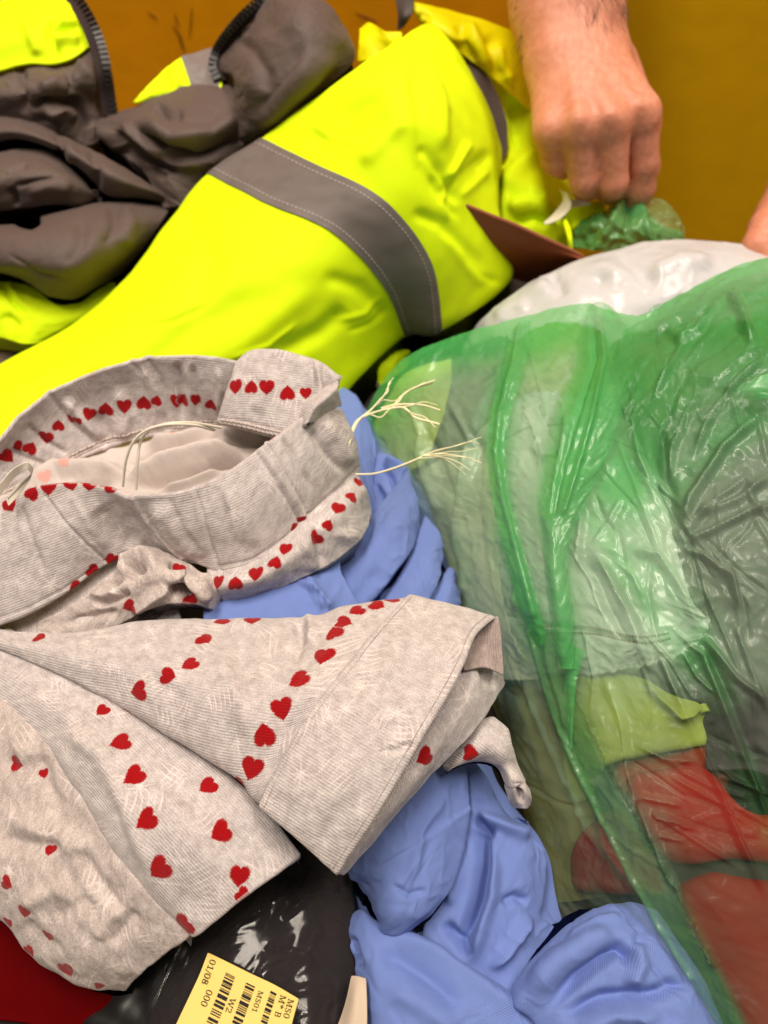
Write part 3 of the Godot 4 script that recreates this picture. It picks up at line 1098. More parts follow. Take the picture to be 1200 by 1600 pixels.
# ---------------------------------------------------------------- second hi-vis garment behind
func build_back_jacket() -> void:
	var t := thing("hi_vis_jacket", "older creased yellow hi-vis jacket with a dark band, behind the hand", "jacket")
	drape("back_panel", t, [
		[640, 4, 17.5, 700, 14, 17.0, 760, 32, 16.4, 812, 54, 15, 880, 84, 11],
		[648, 20, 17.0, 705, 45, 16.6, 765, 80, 15.4, 820, 115, 13.2, 885, 150, 9],
		[658, 38, 16.0, 700, 68, 15.6, 750, 104, 14.4, 805, 150, 12.2, 880, 215, 7]],
		90, 50, mat.neon_worn, {"noise": [[1.6, 16.0, 30, "w"]], "thick": 2.0, "folds": [
			["r", 5.0, 9, 730, 30, 742, 65, 770, 110], ["r", -5.0, 8, 715, 35, 728, 72, 745, 95], ["r", 5.0, 7, 775, 62, 785, 105, 800, 130],
			["r", -4.0, 10, 760, 50, 775, 90, 790, 125], ["r", 4.0, 6, 650, 25, 690, 45, 730, 70], ["r", -3.0, 5, 655, 18, 668, 30, 660, 42]]})
	drape("dark_band", t, [
		[672, 46, 15.4, 690, 62, 15.2, 708, 84, 14.8, 730, 114, 14.0, 748, 145, 13.0, 768, 192, 11.4, 786, 250, 9.4],
		[676, 46, 15.6, 702, 66, 15.3, 730, 88, 14.6, 757, 112, 14.0, 777, 150, 12.7, 791, 190, 11.4, 792, 235, 9.9]],
		60, 12, plain(mat.tape, Color(0.33, 0.28, 0.27), 0.55), {"thick": 1.5})
	drape("inner_panel", t, [
		[690, 50, 14.0, 780, 108, 13.0, 840, 165, 10.4, 900, 220, 7],
		[725, 120, 12.2, 792, 170, 11.2, 845, 215, 9.4, 900, 260, 6],
		[765, 230, 8.8, 815, 245, 9.6, 850, 262, 9.0, 900, 290, 7],
		[750, 320, 7.8, 820, 320, 9.0, 870, 325, 8.8, 935, 335, 7],
		[790, 395, 6.2, 840, 385, 6.8, 890, 385, 7, 940, 385, 6.5]],
		80, 100, mat.neon, {"noise": [[2.0, 18.0, 32, "w"]], "thick": 2.0, "folds": [
			["r", -12.0, 14, 800, 140, 815, 190, 795, 240],
			["r", 7.0, 12, 840, 232, 805, 270, 790, 300],
			["r", -7.0, 9, 790, 302, 825, 300, 850, 312],
			["r", 6.0, 10, 790, 325, 830, 318, 865, 330],
			["r", -6.0, 8, 800, 352, 835, 340, 860, 352],
			["r", 4.0, 6, 775, 165, 790, 200, 788, 230]]})
	drape("front_flap", t, [
		[868, 345, 9.2, 900, 322, 10, 945, 312, 10],
		[885, 362, 9.0, 912, 342, 9.8, 945, 326, 9.8],
		[886, 372, 8.4, 918, 352, 9.2, 948, 338, 9.2]],
		30, 20, mat.neon, {"noise": [[1.0, 40.0, 34, "w"]], "thick": 2.0})
	drape("snap_tab", t, [
		[618, -12, 17.9, 628, -14, 18.0, 645, -6, 18.0],
		[622, 20, 17.2, 632, 22, 17.3, 642, 22, 17.3],
		[622, 44, 16.4, 630, 42, 16.5, 636, 36, 16.7]],
		16, 20, plain(mat.tape, Color(0.26, 0.23, 0.22), 0.5), {"thick": 2.0})
	drape("shoulder_piece", t, [
		[562, 45, 17.6, 575, 36, 18, 600, 50, 18.2, 625, 50, 18.4],
		[562, 68, 17.2, 580, 62, 17.6, 600, 64, 17.8, 625, 66, 18],
		[560, 95, 16.4, 580, 92, 16.8, 600, 88, 17, 625, 88, 17.2]],
		24, 20, mat.neon_worn, {"noise": [[1.0, 40.0, 35, "w"]], "thick": 2.0})

func build_small_things() -> void:
	var b := thing("brown_flap", "stiff brown leather-like flap wedged between the yellow jacket and the white bag", "flap")
	drape("board", b, [
		[693, 308, 14.6, 760, 337, 12.8, 830, 366, 11.2, 915, 404, 9.4],
		[693, 322, 13.6, 745, 360, 11.6, 815, 395, 9.5, 912, 412, 9.0],
		[700, 345, 12.0, 735, 392, 9.4, 808, 436, 6.5, 880, 450, 5.4]],
		50, 24, mat.brown, {"noise": [[0.8, 20.0, 36, "w"]], "thick": 3.0})
	var w := thing("fabric_loop", "small white woven tape hanging below the fingers of the hand", "tape")
	drape("tape_strip", w, [
		[874, 296, 11.2, 880, 310, 11.0, 868, 330, 10.6, 850, 348, 10.2],
		[886, 302, 11.4, 892, 318, 11.2, 878, 338, 10.8, 856, 350, 10.2]],
		24, 6, mat.ribbon, {"thick": 0.8})
	drape("tape_strip", w, [
		[884, 312, 11.0, 900, 312, 10.9, 922, 318, 10.8],
		[884, 326, 10.8, 900, 322, 10.7, 920, 320, 10.7]],
		16, 6, mat.ribbon, {"thick": 0.8})
	var y := thing("yellow_strap", "thin yellow strap standing up beside the brown flap and white bag", "strap")
	part("strap_cord", y, tube([at_height(880, 340, 10.2), at_height(886, 355, 10.4), at_height(890, 372, 10.2), at_height(892, 392, 9.4)], [0.0016, 0.002, 0.0018, 0.0014]), mat.neon)

func build_white_bag() -> void:
	var t := thing("white_bag", "full white plastic bag with soft creases behind the big green bag", "bag")
	drape("bag_body", t, [
		[722, 535, 4.2, 745, 500, 6.2, 795, 458, 8.2, 850, 425, 9.4, 920, 396, 10.3, 1000, 375, 10.9, 1080, 370, 11.2, 1160, 380, 11.2, 1260, 400, 11],
		[728, 545, 4.6, 770, 512, 7.4, 830, 478, 9.2, 890, 452, 10.5, 960, 428, 11.4, 1030, 412, 12, 1100, 405, 12.2, 1170, 410, 12, 1260, 425, 11.6],
		[740, 556, 4.2, 800, 545, 7.6, 870, 520, 9.3, 940, 498, 10.4, 1000, 480, 11.1, 1060, 462, 11.6, 1120, 450, 11.6, 1180, 450, 11.4, 1260, 460, 11],
		[760, 600, 2.6, 820, 610, 6.4, 890, 590, 7.8, 960, 570, 8.8, 1020, 540, 9.4, 1080, 520, 9.8, 1140, 510, 9.8, 1200, 500, 9.8, 1260, 500, 9.4]],
		120, 80, mat.white_bag, {"noise": [[2.0, 14.0, 40, "w"], [0.7, 22.0, 41, "r"]], "roll": [0.0, 10.0, 4.0], "thick": 0.5, "drop": 4.0, "folds": [
			["r", 4.0, 14, 800, 470, 870, 440, 940, 420, 1010, 430],
			["r", -4.0, 12, 850, 445, 900, 432, 960, 440],
			["r", 4.0, 12, 1010, 430, 1060, 410, 1120, 408],
			["r", -3.0, 12, 960, 400, 1000, 425, 1030, 450],
			["r", 2.5, 10, 770, 500, 800, 480, 830, 478],
			["r", -3.0, 10, 860, 428, 872, 445, 880, 470]]})
	var g := thing("green_bag", "pinched green translucent bag held by the fingers of the hand", "bag", "translucent green bags")
	var tone := func(c: Color, _p: Vector3, _u: float, v: float, _x: float, _y: float) -> Color:
		return Color(0.10, 0.40, 0.13, lerpf(0.85, 0.66, v))
	drape("film", g, [
		[968, 306, 10.4, 978, 300, 10.6, 988, 308, 10.6, 1000, 320, 10.3],
		[945, 330, 10.0, 965, 328, 10.4, 990, 335, 10.5, 1015, 345, 10.0],
		[905, 350, 9.6, 950, 352, 10.6, 1000, 355, 10.6, 1060, 362, 9.8],
		[890, 385, 8.2, 950, 392, 9.2, 1010, 390, 9.2, 1080, 385, 8.6]],
		70, 60, mat.film, {"noise": [[3.0, 24.0, 42, "r"]], "tone": tone, "folds": [
			["R", 5.0, 6, 980, 305, 960, 345, 930, 390], ["R", -4.0, 5, 985, 310, 980, 350, 970, 390], ["R", 5.0, 6, 990, 315, 1005, 350, 1020, 385],
			["R", -4.0, 5, 975, 310, 945, 345, 910, 375]]})
	var tone2 := func(c: Color, _p: Vector3, _u: float, _v: float, _x: float, _y: float) -> Color:
		return Color(0.20, 0.48, 0.18, 0.34)
	drape("film", g, [
		[1000, 318, 10.4, 1030, 312, 10.8, 1055, 330, 10.6, 1070, 365, 9.6],
		[1000, 345, 10.2, 1028, 342, 10.6, 1048, 352, 10.4, 1065, 372, 9.6],
		[1005, 380, 9.4, 1030, 380, 9.6, 1050, 380, 9.6, 1070, 382, 9.2]],
		30, 24, mat.film, {"noise": [[2.0, 50.0, 44, "r"]], "tone": tone2})

# ---------------------------------------------------------------- clothes inside the green bag
func build_bag_contents() -> void:
	var denim: StandardMaterial3D = plain(mat.blue, Color(0.75, 0.82, 0.76), 0.85)
	var t := thing("pale_trousers", "pale grey washed trousers with belt loop seen inside the green bag", "trousers")
	var s := sheet([
		[728, 720, 4.6, 775, 655, 8.0, 835, 620, 9.6, 905, 628, 10.6, 985, 670, 11.2],
		[745, 800, 5.0, 800, 760, 8.4, 870, 750, 10.2, 950, 770, 11.2, 1040, 800, 11.7],
		[760, 900, 5.2, 820, 880, 8.5, 890, 870, 10.3, 980, 890, 11.2, 1075, 930, 11.6],
		[785, 995, 4.4, 850, 985, 8.0, 920, 985, 9.8, 1000, 1000, 10.5, 1110, 975, 11.0],
		[798, 1052, 3.8, 860, 1048, 7.0, 930, 1050, 8.7, 1000, 1040, 9.6, 1095, 1005, 10.2]],
		120, 120, {"noise": [[2.5, 20.0, 50, "w"], [1.5, 45.0, 51, "r"]], "folds": [
			["s", 4.0, 3, 1000, 660, 905, 650, 840, 645, 780, 680],
			["r", -3.0, 5, 815, 700, 850, 720, 880, 700], ["r", -3.0, 6, 830, 700, 845, 730, 850, 760],
			["R", -2.0, 3, 780, 960, 850, 975, 920, 985, 1000, 1005],
			["s", 5.0, 3, 1050, 930, 960, 900, 900, 830], ["r", 4.0, 14, 900, 860, 960, 900, 1030, 960],
			["r", -4.0, 9, 930, 880, 970, 930, 990, 990], ["r", 3.0, 14, 840, 760, 860, 860, 880, 960]]})
	part("trouser_cloth", t, cloth(s, {"thick": 2.5, "drop": 2.0, "tint": [0.2, 60.0]}), denim)
	part("waistband", t, cloth(strip(s, [0.0], [0.085], 0.1, 1.0, 60, 8, 1.6), {"thick": 1.6}), plain(denim, Color(0.68, 0.76, 0.70), 0.85))
	for u in [0.42, 0.6]:
		part("belt_loop", t, cloth(strip(s, [u], [u + 0.07], 0.02, 0.17, 14, 6, 3.6, true), {"thick": 2.0}), plain(denim, Color(0.78, 0.84, 0.78), 0.85))
	var stm := std(Color(0.40, 0.26, 0.12), 0.8)
	for v in [0.735, 0.765]:
		var st := SurfaceTool.new()
		st.begin(Mesh.PRIMITIVE_TRIANGLES)
		for k in 46:
			var a := at_uv(s, 0.10 + 0.7 * (k + 0.15) / 46.0, v)
			var b := at_uv(s, 0.10 + 0.7 * (k + 0.8) / 46.0, v)
			st.append_from(tube([a[0] + a[1] * 0.0003, b[0] + b[1] * 0.0003], [0.0005, 0.0005], 5, 2), 0, Transform3D())
		part("seam_stitching", t, st.commit(), stm).set_meta("kind", "stuff")
	var d := thing("dark_trousers", "dark grey garment in the right half of the green bag", "garment")
	drape("garment_cloth", d, [
		[930, 545, 9, 1010, 520, 10.8, 1100, 520, 12, 1210, 540, 13, 1300, 540, 13],
		[965, 650, 9.6, 1030, 620, 11.6, 1110, 620, 13, 1210, 640, 14, 1300, 650, 14],
		[1040, 790, 11, 1090, 770, 12.2, 1140, 770, 13, 1210, 780, 13.8, 1300, 790, 14],
		[1075, 930, 10.4, 1110, 920, 11.6, 1150, 920, 12.2, 1210, 930, 12.6, 1300, 940, 12.8],
		[1098, 1060, 9.4, 1130, 1060, 10.4, 1160, 1060, 10.8, 1210, 1070, 11.2, 1300, 1080, 11.2],
		[1105, 1200, 8.0, 1140, 1200, 8.8, 1165, 1200, 9.2, 1210, 1210, 9.6, 1300, 1220, 9.6]],
		80, 120, plain(mat.blue, Color(0.22, 0.20, 0.21), 0.85), {"noise": [[4.0, 16.0, 52, "r"], [2.0, 40.0, 53, "w"]], "thick": 2.0, "drop": 2.0})
	var l := thing("lime_cloth", "lime green cloth inside the green bag below the pale trousers", "cloth")
	drape("cloth_sheet", l, [
		[835, 1036, 5.4, 860, 1048, 6.4, 900, 1050, 7.8, 1000, 1055, 9.0, 1045, 1082, 9.4, 1100, 1100, 9.4],
		[850, 1090, 5.0, 870, 1110, 5.8, 920, 1110, 7.8, 1000, 1110, 9.0, 1060, 1112, 9.4, 1108, 1104, 9.4],
		[870, 1180, 4.0, 890, 1185, 4.8, 930, 1160, 7.2, 1000, 1150, 8.4, 1060, 1140, 8.8, 1112, 1130, 8.8],
		[890, 1260, 3.4, 910, 1250, 4.2, 940, 1205, 6.4, 1010, 1185, 7.6, 1070, 1175, 8.2, 1122, 1165, 8.4]],
		90, 60, plain(mat.neon, Color(0.58, 0.66, 0.28), 0.8), {"noise": [[2.0, 20.0, 54, "w"]], "roll": [5.0, 5.0, 3.0], "thick": 1.5, "folds": [
			["s", 5.0, 3, 1000, 1058, 1030, 1098, 1060, 1118, 1100, 1108], ["r", 3.0, 9, 880, 1070, 900, 1120, 900, 1180], ["r", -3.0, 9, 840, 1080, 855, 1140, 880, 1200]]})
	var pl := thing("pale_green_cloth", "pale green cloth bulging under the top edge of the big green bag", "cloth")
	drape("cloth_sheet", pl, [
		[790, 540, 8.2, 840, 508, 10.2, 900, 500, 11.2, 950, 520, 11.4],
		[785, 590, 8.4, 840, 560, 10.4, 905, 560, 11.6, 965, 575, 11.8],
		[790, 650, 7.4, 850, 630, 9.2, 910, 630, 10.2, 970, 640, 10.6]],
		50, 40, plain(mat.neon, Color(0.70, 0.76, 0.48), 0.85), {"noise": [[3.0, 22.0, 65, "r"]], "roll": [8.0, 8.0, 6.0], "thick": 1.5})
	var lb := thing("lime_cloth", "lime green folded cloth at the upper left of the green bag, under the frayed cord", "cloth")
	drape("cloth_sheet", lb, [
		[585, 660, 2.4, 640, 580, 5.4, 704, 562, 6.6],
		[585, 690, 2.2, 640, 640, 5, 702, 600, 6.6],
		[620, 745, 1.8, 660, 720, 4.4, 690, 660, 5.8]],
		40, 40, plain(mat.neon, Color(0.72, 0.80, 0.36), 0.8), {"noise": [[2.0, 25.0, 55, "w"]], "thick": 1.5})
	var k := thing("dark_cloth", "dark rolled cloth inside the green bag beside the lime cloth", "cloth")
	drape("cloth_sheet", k, [
		[688, 580, 5.6, 735, 545, 7.0, 800, 520, 7.8],
		[680, 650, 5, 735, 620, 7, 795, 575, 8.4],
		[672, 710, 4.0, 725, 690, 6.2, 770, 650, 7.6]],
		40, 40, plain(mat.dark, Color(0.20, 0.20, 0.18), 0.9), {"noise": [[3.0, 25.0, 56, "r"]], "thick": 1.5, "folds": [["r", 8.0, 14, 790, 540, 755, 590, 730, 660]]})
	var p := thing("olive_toned_cloth", "pale olive cloth inside the left edge of the green bag", "cloth")
	drape("cloth_sheet", p, [
		[640, 745, 2.0, 700, 715, 5.2, 770, 690, 7.4],
		[690, 860, 1.8, 722, 850, 4.4, 775, 840, 6.8],
		[722, 985, 1.4, 752, 980, 4.0, 795, 985, 6.2],
		[745, 1060, 1.0, 775, 1060, 3.2, 845, 1060, 5.4]],
		40, 60, plain(denim, Color(0.74, 0.78, 0.66), 0.85), {"noise": [[2.5, 25.0, 57, "w"], [1.5, 50.0, 58, "r"]], "thick": 1.5})
	var q := thing("olive_toned_cloth", "left part of the lime cloth in the green bag, its shade coloured in as dark olive, behind the loose pyjama cuff", "cloth")  # continues the lime cloth; its shade is painted as a darker olive
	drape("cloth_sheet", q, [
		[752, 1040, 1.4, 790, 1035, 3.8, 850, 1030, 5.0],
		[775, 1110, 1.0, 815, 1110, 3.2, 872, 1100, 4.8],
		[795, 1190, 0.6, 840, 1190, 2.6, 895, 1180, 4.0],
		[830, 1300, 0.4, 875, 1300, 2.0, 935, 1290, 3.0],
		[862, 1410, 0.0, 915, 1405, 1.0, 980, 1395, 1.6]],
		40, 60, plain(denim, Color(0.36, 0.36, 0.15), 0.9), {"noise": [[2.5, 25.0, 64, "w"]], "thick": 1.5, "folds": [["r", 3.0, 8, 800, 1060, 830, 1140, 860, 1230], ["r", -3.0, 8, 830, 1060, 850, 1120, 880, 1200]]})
	var r := thing("red_garment", "bright red garment inside the lower part of the green bag", "garment")
	drape("garment_cloth", r, [
		[970, 1206, 7.0, 1035, 1192, 8.0, 1085, 1180, 8.4, 1122, 1196, 8.4],
		[978, 1255, 7.0, 1040, 1245, 8.2, 1100, 1240, 8.6, 1175, 1262, 8.6],
		[1002, 1308, 6.6, 1062, 1302, 7.8, 1132, 1298, 8.2, 1245, 1302, 8.4],
		[1030, 1362, 5.8, 1082, 1360, 7.2, 1142, 1352, 7.6, 1245, 1362, 7.8]],
		50, 40, plain(mat.red, Color(0.50, 0.10, 0.07), 0.85), {"noise": [[2.5, 18.0, 59, "w"]], "roll": [9.0, 9.0, 7.0], "thick": 2.0, "drop": 1.0})
	var r2 := thing("brown_cloth", "brownish red cloth above the bright red garment in the green bag", "cloth")
	drape("cloth_sheet", r2, [
		[955, 1165, 6.4, 1000, 1120, 7.6, 1060, 1112, 8.0, 1140, 1130, 8.2],
		[955, 1215, 6.2, 1015, 1185, 7.2, 1070, 1175, 7.8, 1145, 1185, 8.0],
		[975, 1265, 5.4, 1030, 1250, 6.6, 1080, 1240, 7.2, 1145, 1245, 7.4]],
		30, 24, plain(mat.red, Color(0.46, 0.18, 0.10), 0.8), {"noise": [[2.5, 18.0, 60, "w"]], "roll": [9.0, 9.0, 7.0], "thick": 2.0})
	var r3 := thing("dark_red_cloth", "dark red cloth at the lower left corner of the green bag", "cloth")
	drape("cloth_sheet", r3, [
		[905, 1290, 2.6, 945, 1256, 3.8, 985, 1270, 4.8],
		[880, 1335, 2.0, 940, 1330, 3.8, 1010, 1340, 5.2],
		[885, 1400, 1.2, 950, 1405, 3.0, 1040, 1410, 4.6]],
		36, 30, plain(mat.red, Color(0.44, 0.09, 0.07), 0.8), {"noise": [[2.5, 18.0, 61, "w"]], "roll": [9.0, 9.0, 7.0], "thick": 2.0, "folds": [["r", 4.0, 9, 935, 1265, 950, 1320, 990, 1380]]})
	var r4 := thing("maroon_garment", "maroon garment at the bottom right inside the green bag", "garment")
	drape("garment_cloth", r4, [
		[1050, 1382, 6.2, 1115, 1360, 7.2, 1180, 1370, 7.4, 1260, 1380, 7.4],
		[1070, 1460, 6.0, 1135, 1450, 7.0, 1190, 1450, 7.2, 1260, 1450, 7.2],
		[1125, 1560, 5.6, 1160, 1550, 6.4, 1200, 1550, 6.8, 1260, 1550, 6.8],
		[1165, 1660, 5.2, 1190, 1660, 5.8, 1220, 1660, 6.2, 1280, 1660, 6.2]],
		50, 60, plain(mat.red, Color(0.42, 0.09, 0.05), 0.8), {"noise": [[2.5, 18.0, 62, "w"]], "roll": [9.0, 9.0, 7.0], "thick": 2.0, "drop": 1.0})
	var o := thing("olive_toned_cloth", "dark olive cloth between the bright red and the maroon garment in the green bag", "cloth")
	drape("cloth_sheet", o, [
		[1030, 1335, 5.4, 1100, 1330, 6.6, 1260, 1340, 7.0],
		[1050, 1370, 5.4, 1110, 1365, 6.6, 1260, 1370, 6.9],
		[1070, 1420, 5.0, 1120, 1410, 6.0, 1260, 1410, 6.4]],
		30, 20, plain(mat.dark, Color(0.13, 0.12, 0.08), 0.9), {"noise": [[2.0, 25.0, 63, "w"]], "thick": 2.0})

# ---------------------------------------------------------------- the green bag
# where the film is gathered: [amount, reach, x, y, x, y ...]
const GATHERS := [
	[0.85, 42.0, 925, 480, 945, 560, 920, 640, 890, 720, 870, 790],
	[0.75, 75.0, 1000, 560, 1000, 650, 975, 760],
	[0.8, 45.0, 575, 660, 610, 595, 670, 550, 760, 525],
	[0.6, 26.0, 800, 520, 780, 640, 778, 720, 800, 860, 840, 1000],
	[0.55, 24.0, 1090, 990, 1130, 1090, 1165, 1190, 1205, 1300],
	[0.5, 24.0, 905, 780, 970, 880, 1030, 970, 1090, 1040],
	[0.4, 18.0, 985, 860, 1040, 900, 1095, 1000],
	[0.4, 22.0, 860, 800, 885, 900, 900, 1010],
	[0.5, 40.0, 1200, 640, 1120, 690, 1060, 760]]

func gathered(g: Array, x: float, y: float) -> float:
	var best := 1e9
	for k in range(2, g.size() - 3, 2):
		var a := Vector2(g[k], g[k + 1])
		var d := Vector2(g[k + 2], g[k + 3]) - a
		var t := clampf((Vector2(x, y) - a).dot(d) / d.length_squared(), 0.0, 1.0)
		best = minf(best, (Vector2(x, y) - a - d * t).length_squared())
	return float(g[0]) * exp(-best / (float(g[1]) * float(g[1])))

func film_tone(base: float) -> Callable:
	return func(c: Color, p: Vector3, _u: float, _v: float, x: float, y: float) -> Color:
		# single film is pale and hazy; where it lies double or gathered it is green
		var dbl := smoothstep(620.0, 490.0, p.y)
		for g in GATHERS:
			dbl = maxf(dbl, gathered(g, p.x, p.y))
		dbl += 0.22 * wob.get_noise_2d(x * 14.0, y * 9.0)
		dbl = clampf(dbl, 0.0, 1.0)
		var a := lerpf(base, 0.74, dbl) + 0.05 * wob.get_noise_2d(x * 50.0, y * 50.0)
		a -= 0.30 * smoothstep(1040.0, 1140.0, p.y)
		a -= 0.15 * smoothstep(1030.0, 1100.0, p.x) * smoothstep(620.0, 720.0, p.y)
		var q := Color(0.45, 0.65, 0.45).lerp(Color(0.09, 0.50, 0.13), clampf(dbl * 1.3, 0.0, 1.0))
		return Color(q.r, q.g, q.b, clampf(a, 0.08, 0.95))

func build_green_bag() -> void:
	var t := thing("green_bag", "large translucent green plastic bag stuffed with clothes, right of the pyjamas", "bag", "translucent green bags")
	var W := [[3.0, 7.0, 70, "w"], [1.6, 14.0, 71, "r"], [0.6, 34.0, 72, "r"]]
	# long thin creases pulled through the film
	var creases := []
	var r := RandomNumberGenerator.new()
	r.seed = 31
	for k in 74:
		var lower := k % 3 == 0
		var x := r.randf_range(930.0, 1200.0) if not lower else r.randf_range(700.0, 1180.0)
		var y := r.randf_range(540.0, 1320.0)
		var a := deg_to_rad(r.randf_range(38.0, 88.0) if not (y > 1150.0) else r.randf_range(5.0, 40.0))
		if k % 7 == 0:
			a = PI - a
		var l := r.randf_range(35.0, 110.0)
		var bow := r.randf_range(-0.18, 0.18)
		creases.append(["r", r.randf_range(0.9, 2.2) * (1.0 if r.randf() < 0.75 else -1.0), r.randf_range(2.6, 4.2), x - cos(a) * l, y - sin(a) * l, x + sin(a) * l * bow, y - cos(a) * l * bow, x + cos(a) * l, y + sin(a) * l])
	drape("film", t, [
		[574, 640, 4.4, 600, 595, 6.4, 640, 556, 8, 720, 524, 9.4, 800, 501, 10.6, 915, 478, 11.8, 1000, 497, 12.4, 1050, 468, 13.2, 1110, 435, 14.2, 1200, 402, 15.2, 1300, 380, 15.4],
		[576, 655, 4.0, 655, 640, 7.2, 760, 620, 10.0, 860, 600, 11.8, 960, 590, 13.2, 1060, 580, 14.8, 1200, 560, 16.2, 1300, 550, 16.2],
		[612, 738, 3.6, 700, 742, 7.2, 790, 740, 10.2, 900, 740, 12.2, 1020, 730, 14, 1100, 725, 15, 1200, 720, 15.6, 1310, 720, 15.8],
		[688, 850, 3.2, 750, 858, 6.8, 830, 860, 10.0, 930, 860, 12.2, 1050, 860, 13.6, 1120, 860, 14.2, 1200, 860, 14.6, 1310, 860, 14.8],
		[728, 980, 2.8, 790, 985, 6.6, 860, 985, 9.4, 960, 985, 11.6, 1080, 985, 12.6, 1140, 985, 13.0, 1200, 985, 13.4, 1310, 985, 13.4],
		[780, 1110, 2.5, 850, 1110, 6.2, 920, 1110, 8.8, 1010, 1110, 10.4, 1110, 1110, 11.4, 1160, 1110, 11.8, 1210, 1110, 12, 1310, 1110, 12],
		[826, 1250, 1.9, 900, 1250, 5.4, 980, 1250, 8.4, 1060, 1250, 9.6, 1140, 1250, 10, 1180, 1250, 10.2, 1220, 1250, 10.4, 1310, 1250, 10.4],
		[862, 1400, 1.4, 950, 1400, 4.6, 1040, 1400, 7.6, 1110, 1400, 8.6, 1180, 1400, 8.9, 1220, 1400, 9, 1260, 1400, 9.1, 1320, 1400, 9.1],
		[930, 1520, 0.6, 1050, 1520, 5.0, 1110, 1520, 7.2, 1170, 1520, 7.8, 1220, 1520, 8, 1260, 1520, 8.1, 1290, 1520, 8.1, 1330, 1520, 8.1],
		[1000, 1660, 0.2, 1140, 1660, 4.6, 1180, 1660, 6.4, 1220, 1660, 7, 1260, 1660, 7.2, 1290, 1660, 7.2, 1310, 1660, 7.2, 1340, 1660, 7.2]],
		250, 330, mat.film, {"noise": W, "tone": film_tone(0.46), "folds": creases + [
			["r", 5.0, 6, 690, 600, 735, 690, 722, 760, 717, 810, 727, 880, 740, 1000],
			["r", -4.0, 9, 700, 640, 745, 700, 740, 800, 760, 900],
			["r", 4.0, 5, 650, 700, 672, 760, 690, 810],
			["r", -5.0, 8, 660, 660, 690, 740, 710, 800],
			["r", 4.0, 5, 640, 620, 660, 680, 655, 720],
			["r", 6.0, 8, 960, 500, 972, 545, 985, 605],
			["r", 5.0, 6, 1035, 505, 1062, 536, 1090, 520, 1140, 452],
			["r", 6.0, 7, 1140, 452, 1160, 495, 1178, 548, 1150, 572],
			["r", 6.0, 6, 1075, 535, 1045, 575, 1012, 640, 992, 662, 1003, 720, 1030, 800],
			["r", 5.0, 6, 1152, 568, 1124, 602, 1060, 588],
			["r", 5.0, 5, 1105, 600, 1072, 655, 1050, 710, 1046, 760],
			["r", 5.0, 5, 1200, 555, 1150, 605, 1112, 650, 1080, 720],
			["r", -5.0, 9, 1090, 560, 1050, 610, 1030, 680, 1035, 760],
			["r", -4.0, 10, 1020, 640, 1040, 740, 1060, 830],
			["r", 5.0, 7, 1200, 640, 1130, 700, 1080, 780, 1064, 840],
			["r", 5.0, 6, 1060, 850, 1100, 800, 1150, 780, 1210, 740],
			["r", 4.0, 5, 1062, 852, 1110, 830, 1170, 800, 1220, 790],
			["r", -4.0, 7, 1070, 830, 1120, 790, 1180, 760],
			["r", 4.0, 5, 1064, 856, 1100, 870, 1140, 900, 1160, 960],
			["r", 5.0, 6, 930, 860, 965, 920, 990, 980, 1020, 1060],
			["r", -4.0, 8, 915, 870, 945, 940, 985, 1010],
			["r", 5.0, 6, 985, 860, 1030, 870, 1070, 930, 1095, 1000],
			["r", 5.0, 5, 945, 1050, 975, 1130, 985, 1200, 1010, 1270, 1040, 1345, 1060, 1400],
			["r", -4.0, 8, 930, 1060, 962, 1140, 975, 1220, 1000, 1290],
			["r", 5.0, 5, 1020, 1000, 1065, 1100, 1110, 1210, 1160, 1330, 1200, 1410],
			["r", 5.0, 5, 1088, 1000, 1122, 1080, 1160, 1180, 1205, 1300],
			["r", -4.0, 7, 1105, 1010, 1140, 1090, 1180, 1190],
			["r", 5.0, 5, 1095, 990, 1150, 1060, 1200, 1100],
			["r", 4.0, 4, 1000, 1165, 1040, 1185, 1090, 1190],
			["r", 4.0, 4, 1015, 1270, 1050, 1280, 1090, 1296],
			["r", 3.0, 3, 1020, 1300, 1050, 1308, 1075, 1312],
			["r", 4.0, 4, 990, 1240, 1030, 1250, 1070, 1258],
			["r", -6.0, 12, 800, 1060, 840, 1140, 880, 1230, 920, 1330],
			["r", 4.0, 8, 810, 1040, 860, 1140, 900, 1230, 960, 1360],
			["r", 4.0, 5, 800, 860, 820, 900, 810, 960],
			["r", 4.0, 5, 890, 820, 910, 800, 905, 900]]})
	var two := func(c: Color, p: Vector3, u: float, _v: float, x: float, y: float) -> Color:
		return Color(0.10, 0.48, 0.14, clampf((0.58 + 0.25 * wob.get_noise_2d(x * 30.0, y * 9.0)) * smoothstep(-0.05, 0.12, u) * smoothstep(1.02, 0.78, u), 0.0, 0.95))
	var thin := func(c: Color, p: Vector3, u: float, _v: float, x: float, y: float) -> Color:
		return Color(0.12, 0.36, 0.13, clampf((0.56 + 0.2 * wob.get_noise_2d(x * 30.0, y * 9.0)) * smoothstep(1.05, 0.6, u), 0.0, 0.95))
	var patch := func(c: Color, p: Vector3, u: float, v: float, x: float, y: float) -> Color:
		return Color(0.08, 0.38, 0.10, clampf((0.50 + 0.16 * wob.get_noise_2d(x * 18.0, y * 18.0)) * smoothstep(1.0, 0.5, v) * smoothstep(-0.1, 0.15, u), 0.0, 0.95))
	var N := [[1.0, 14.0, 73, "r"], [0.5, 40.0, 74, "r"]]
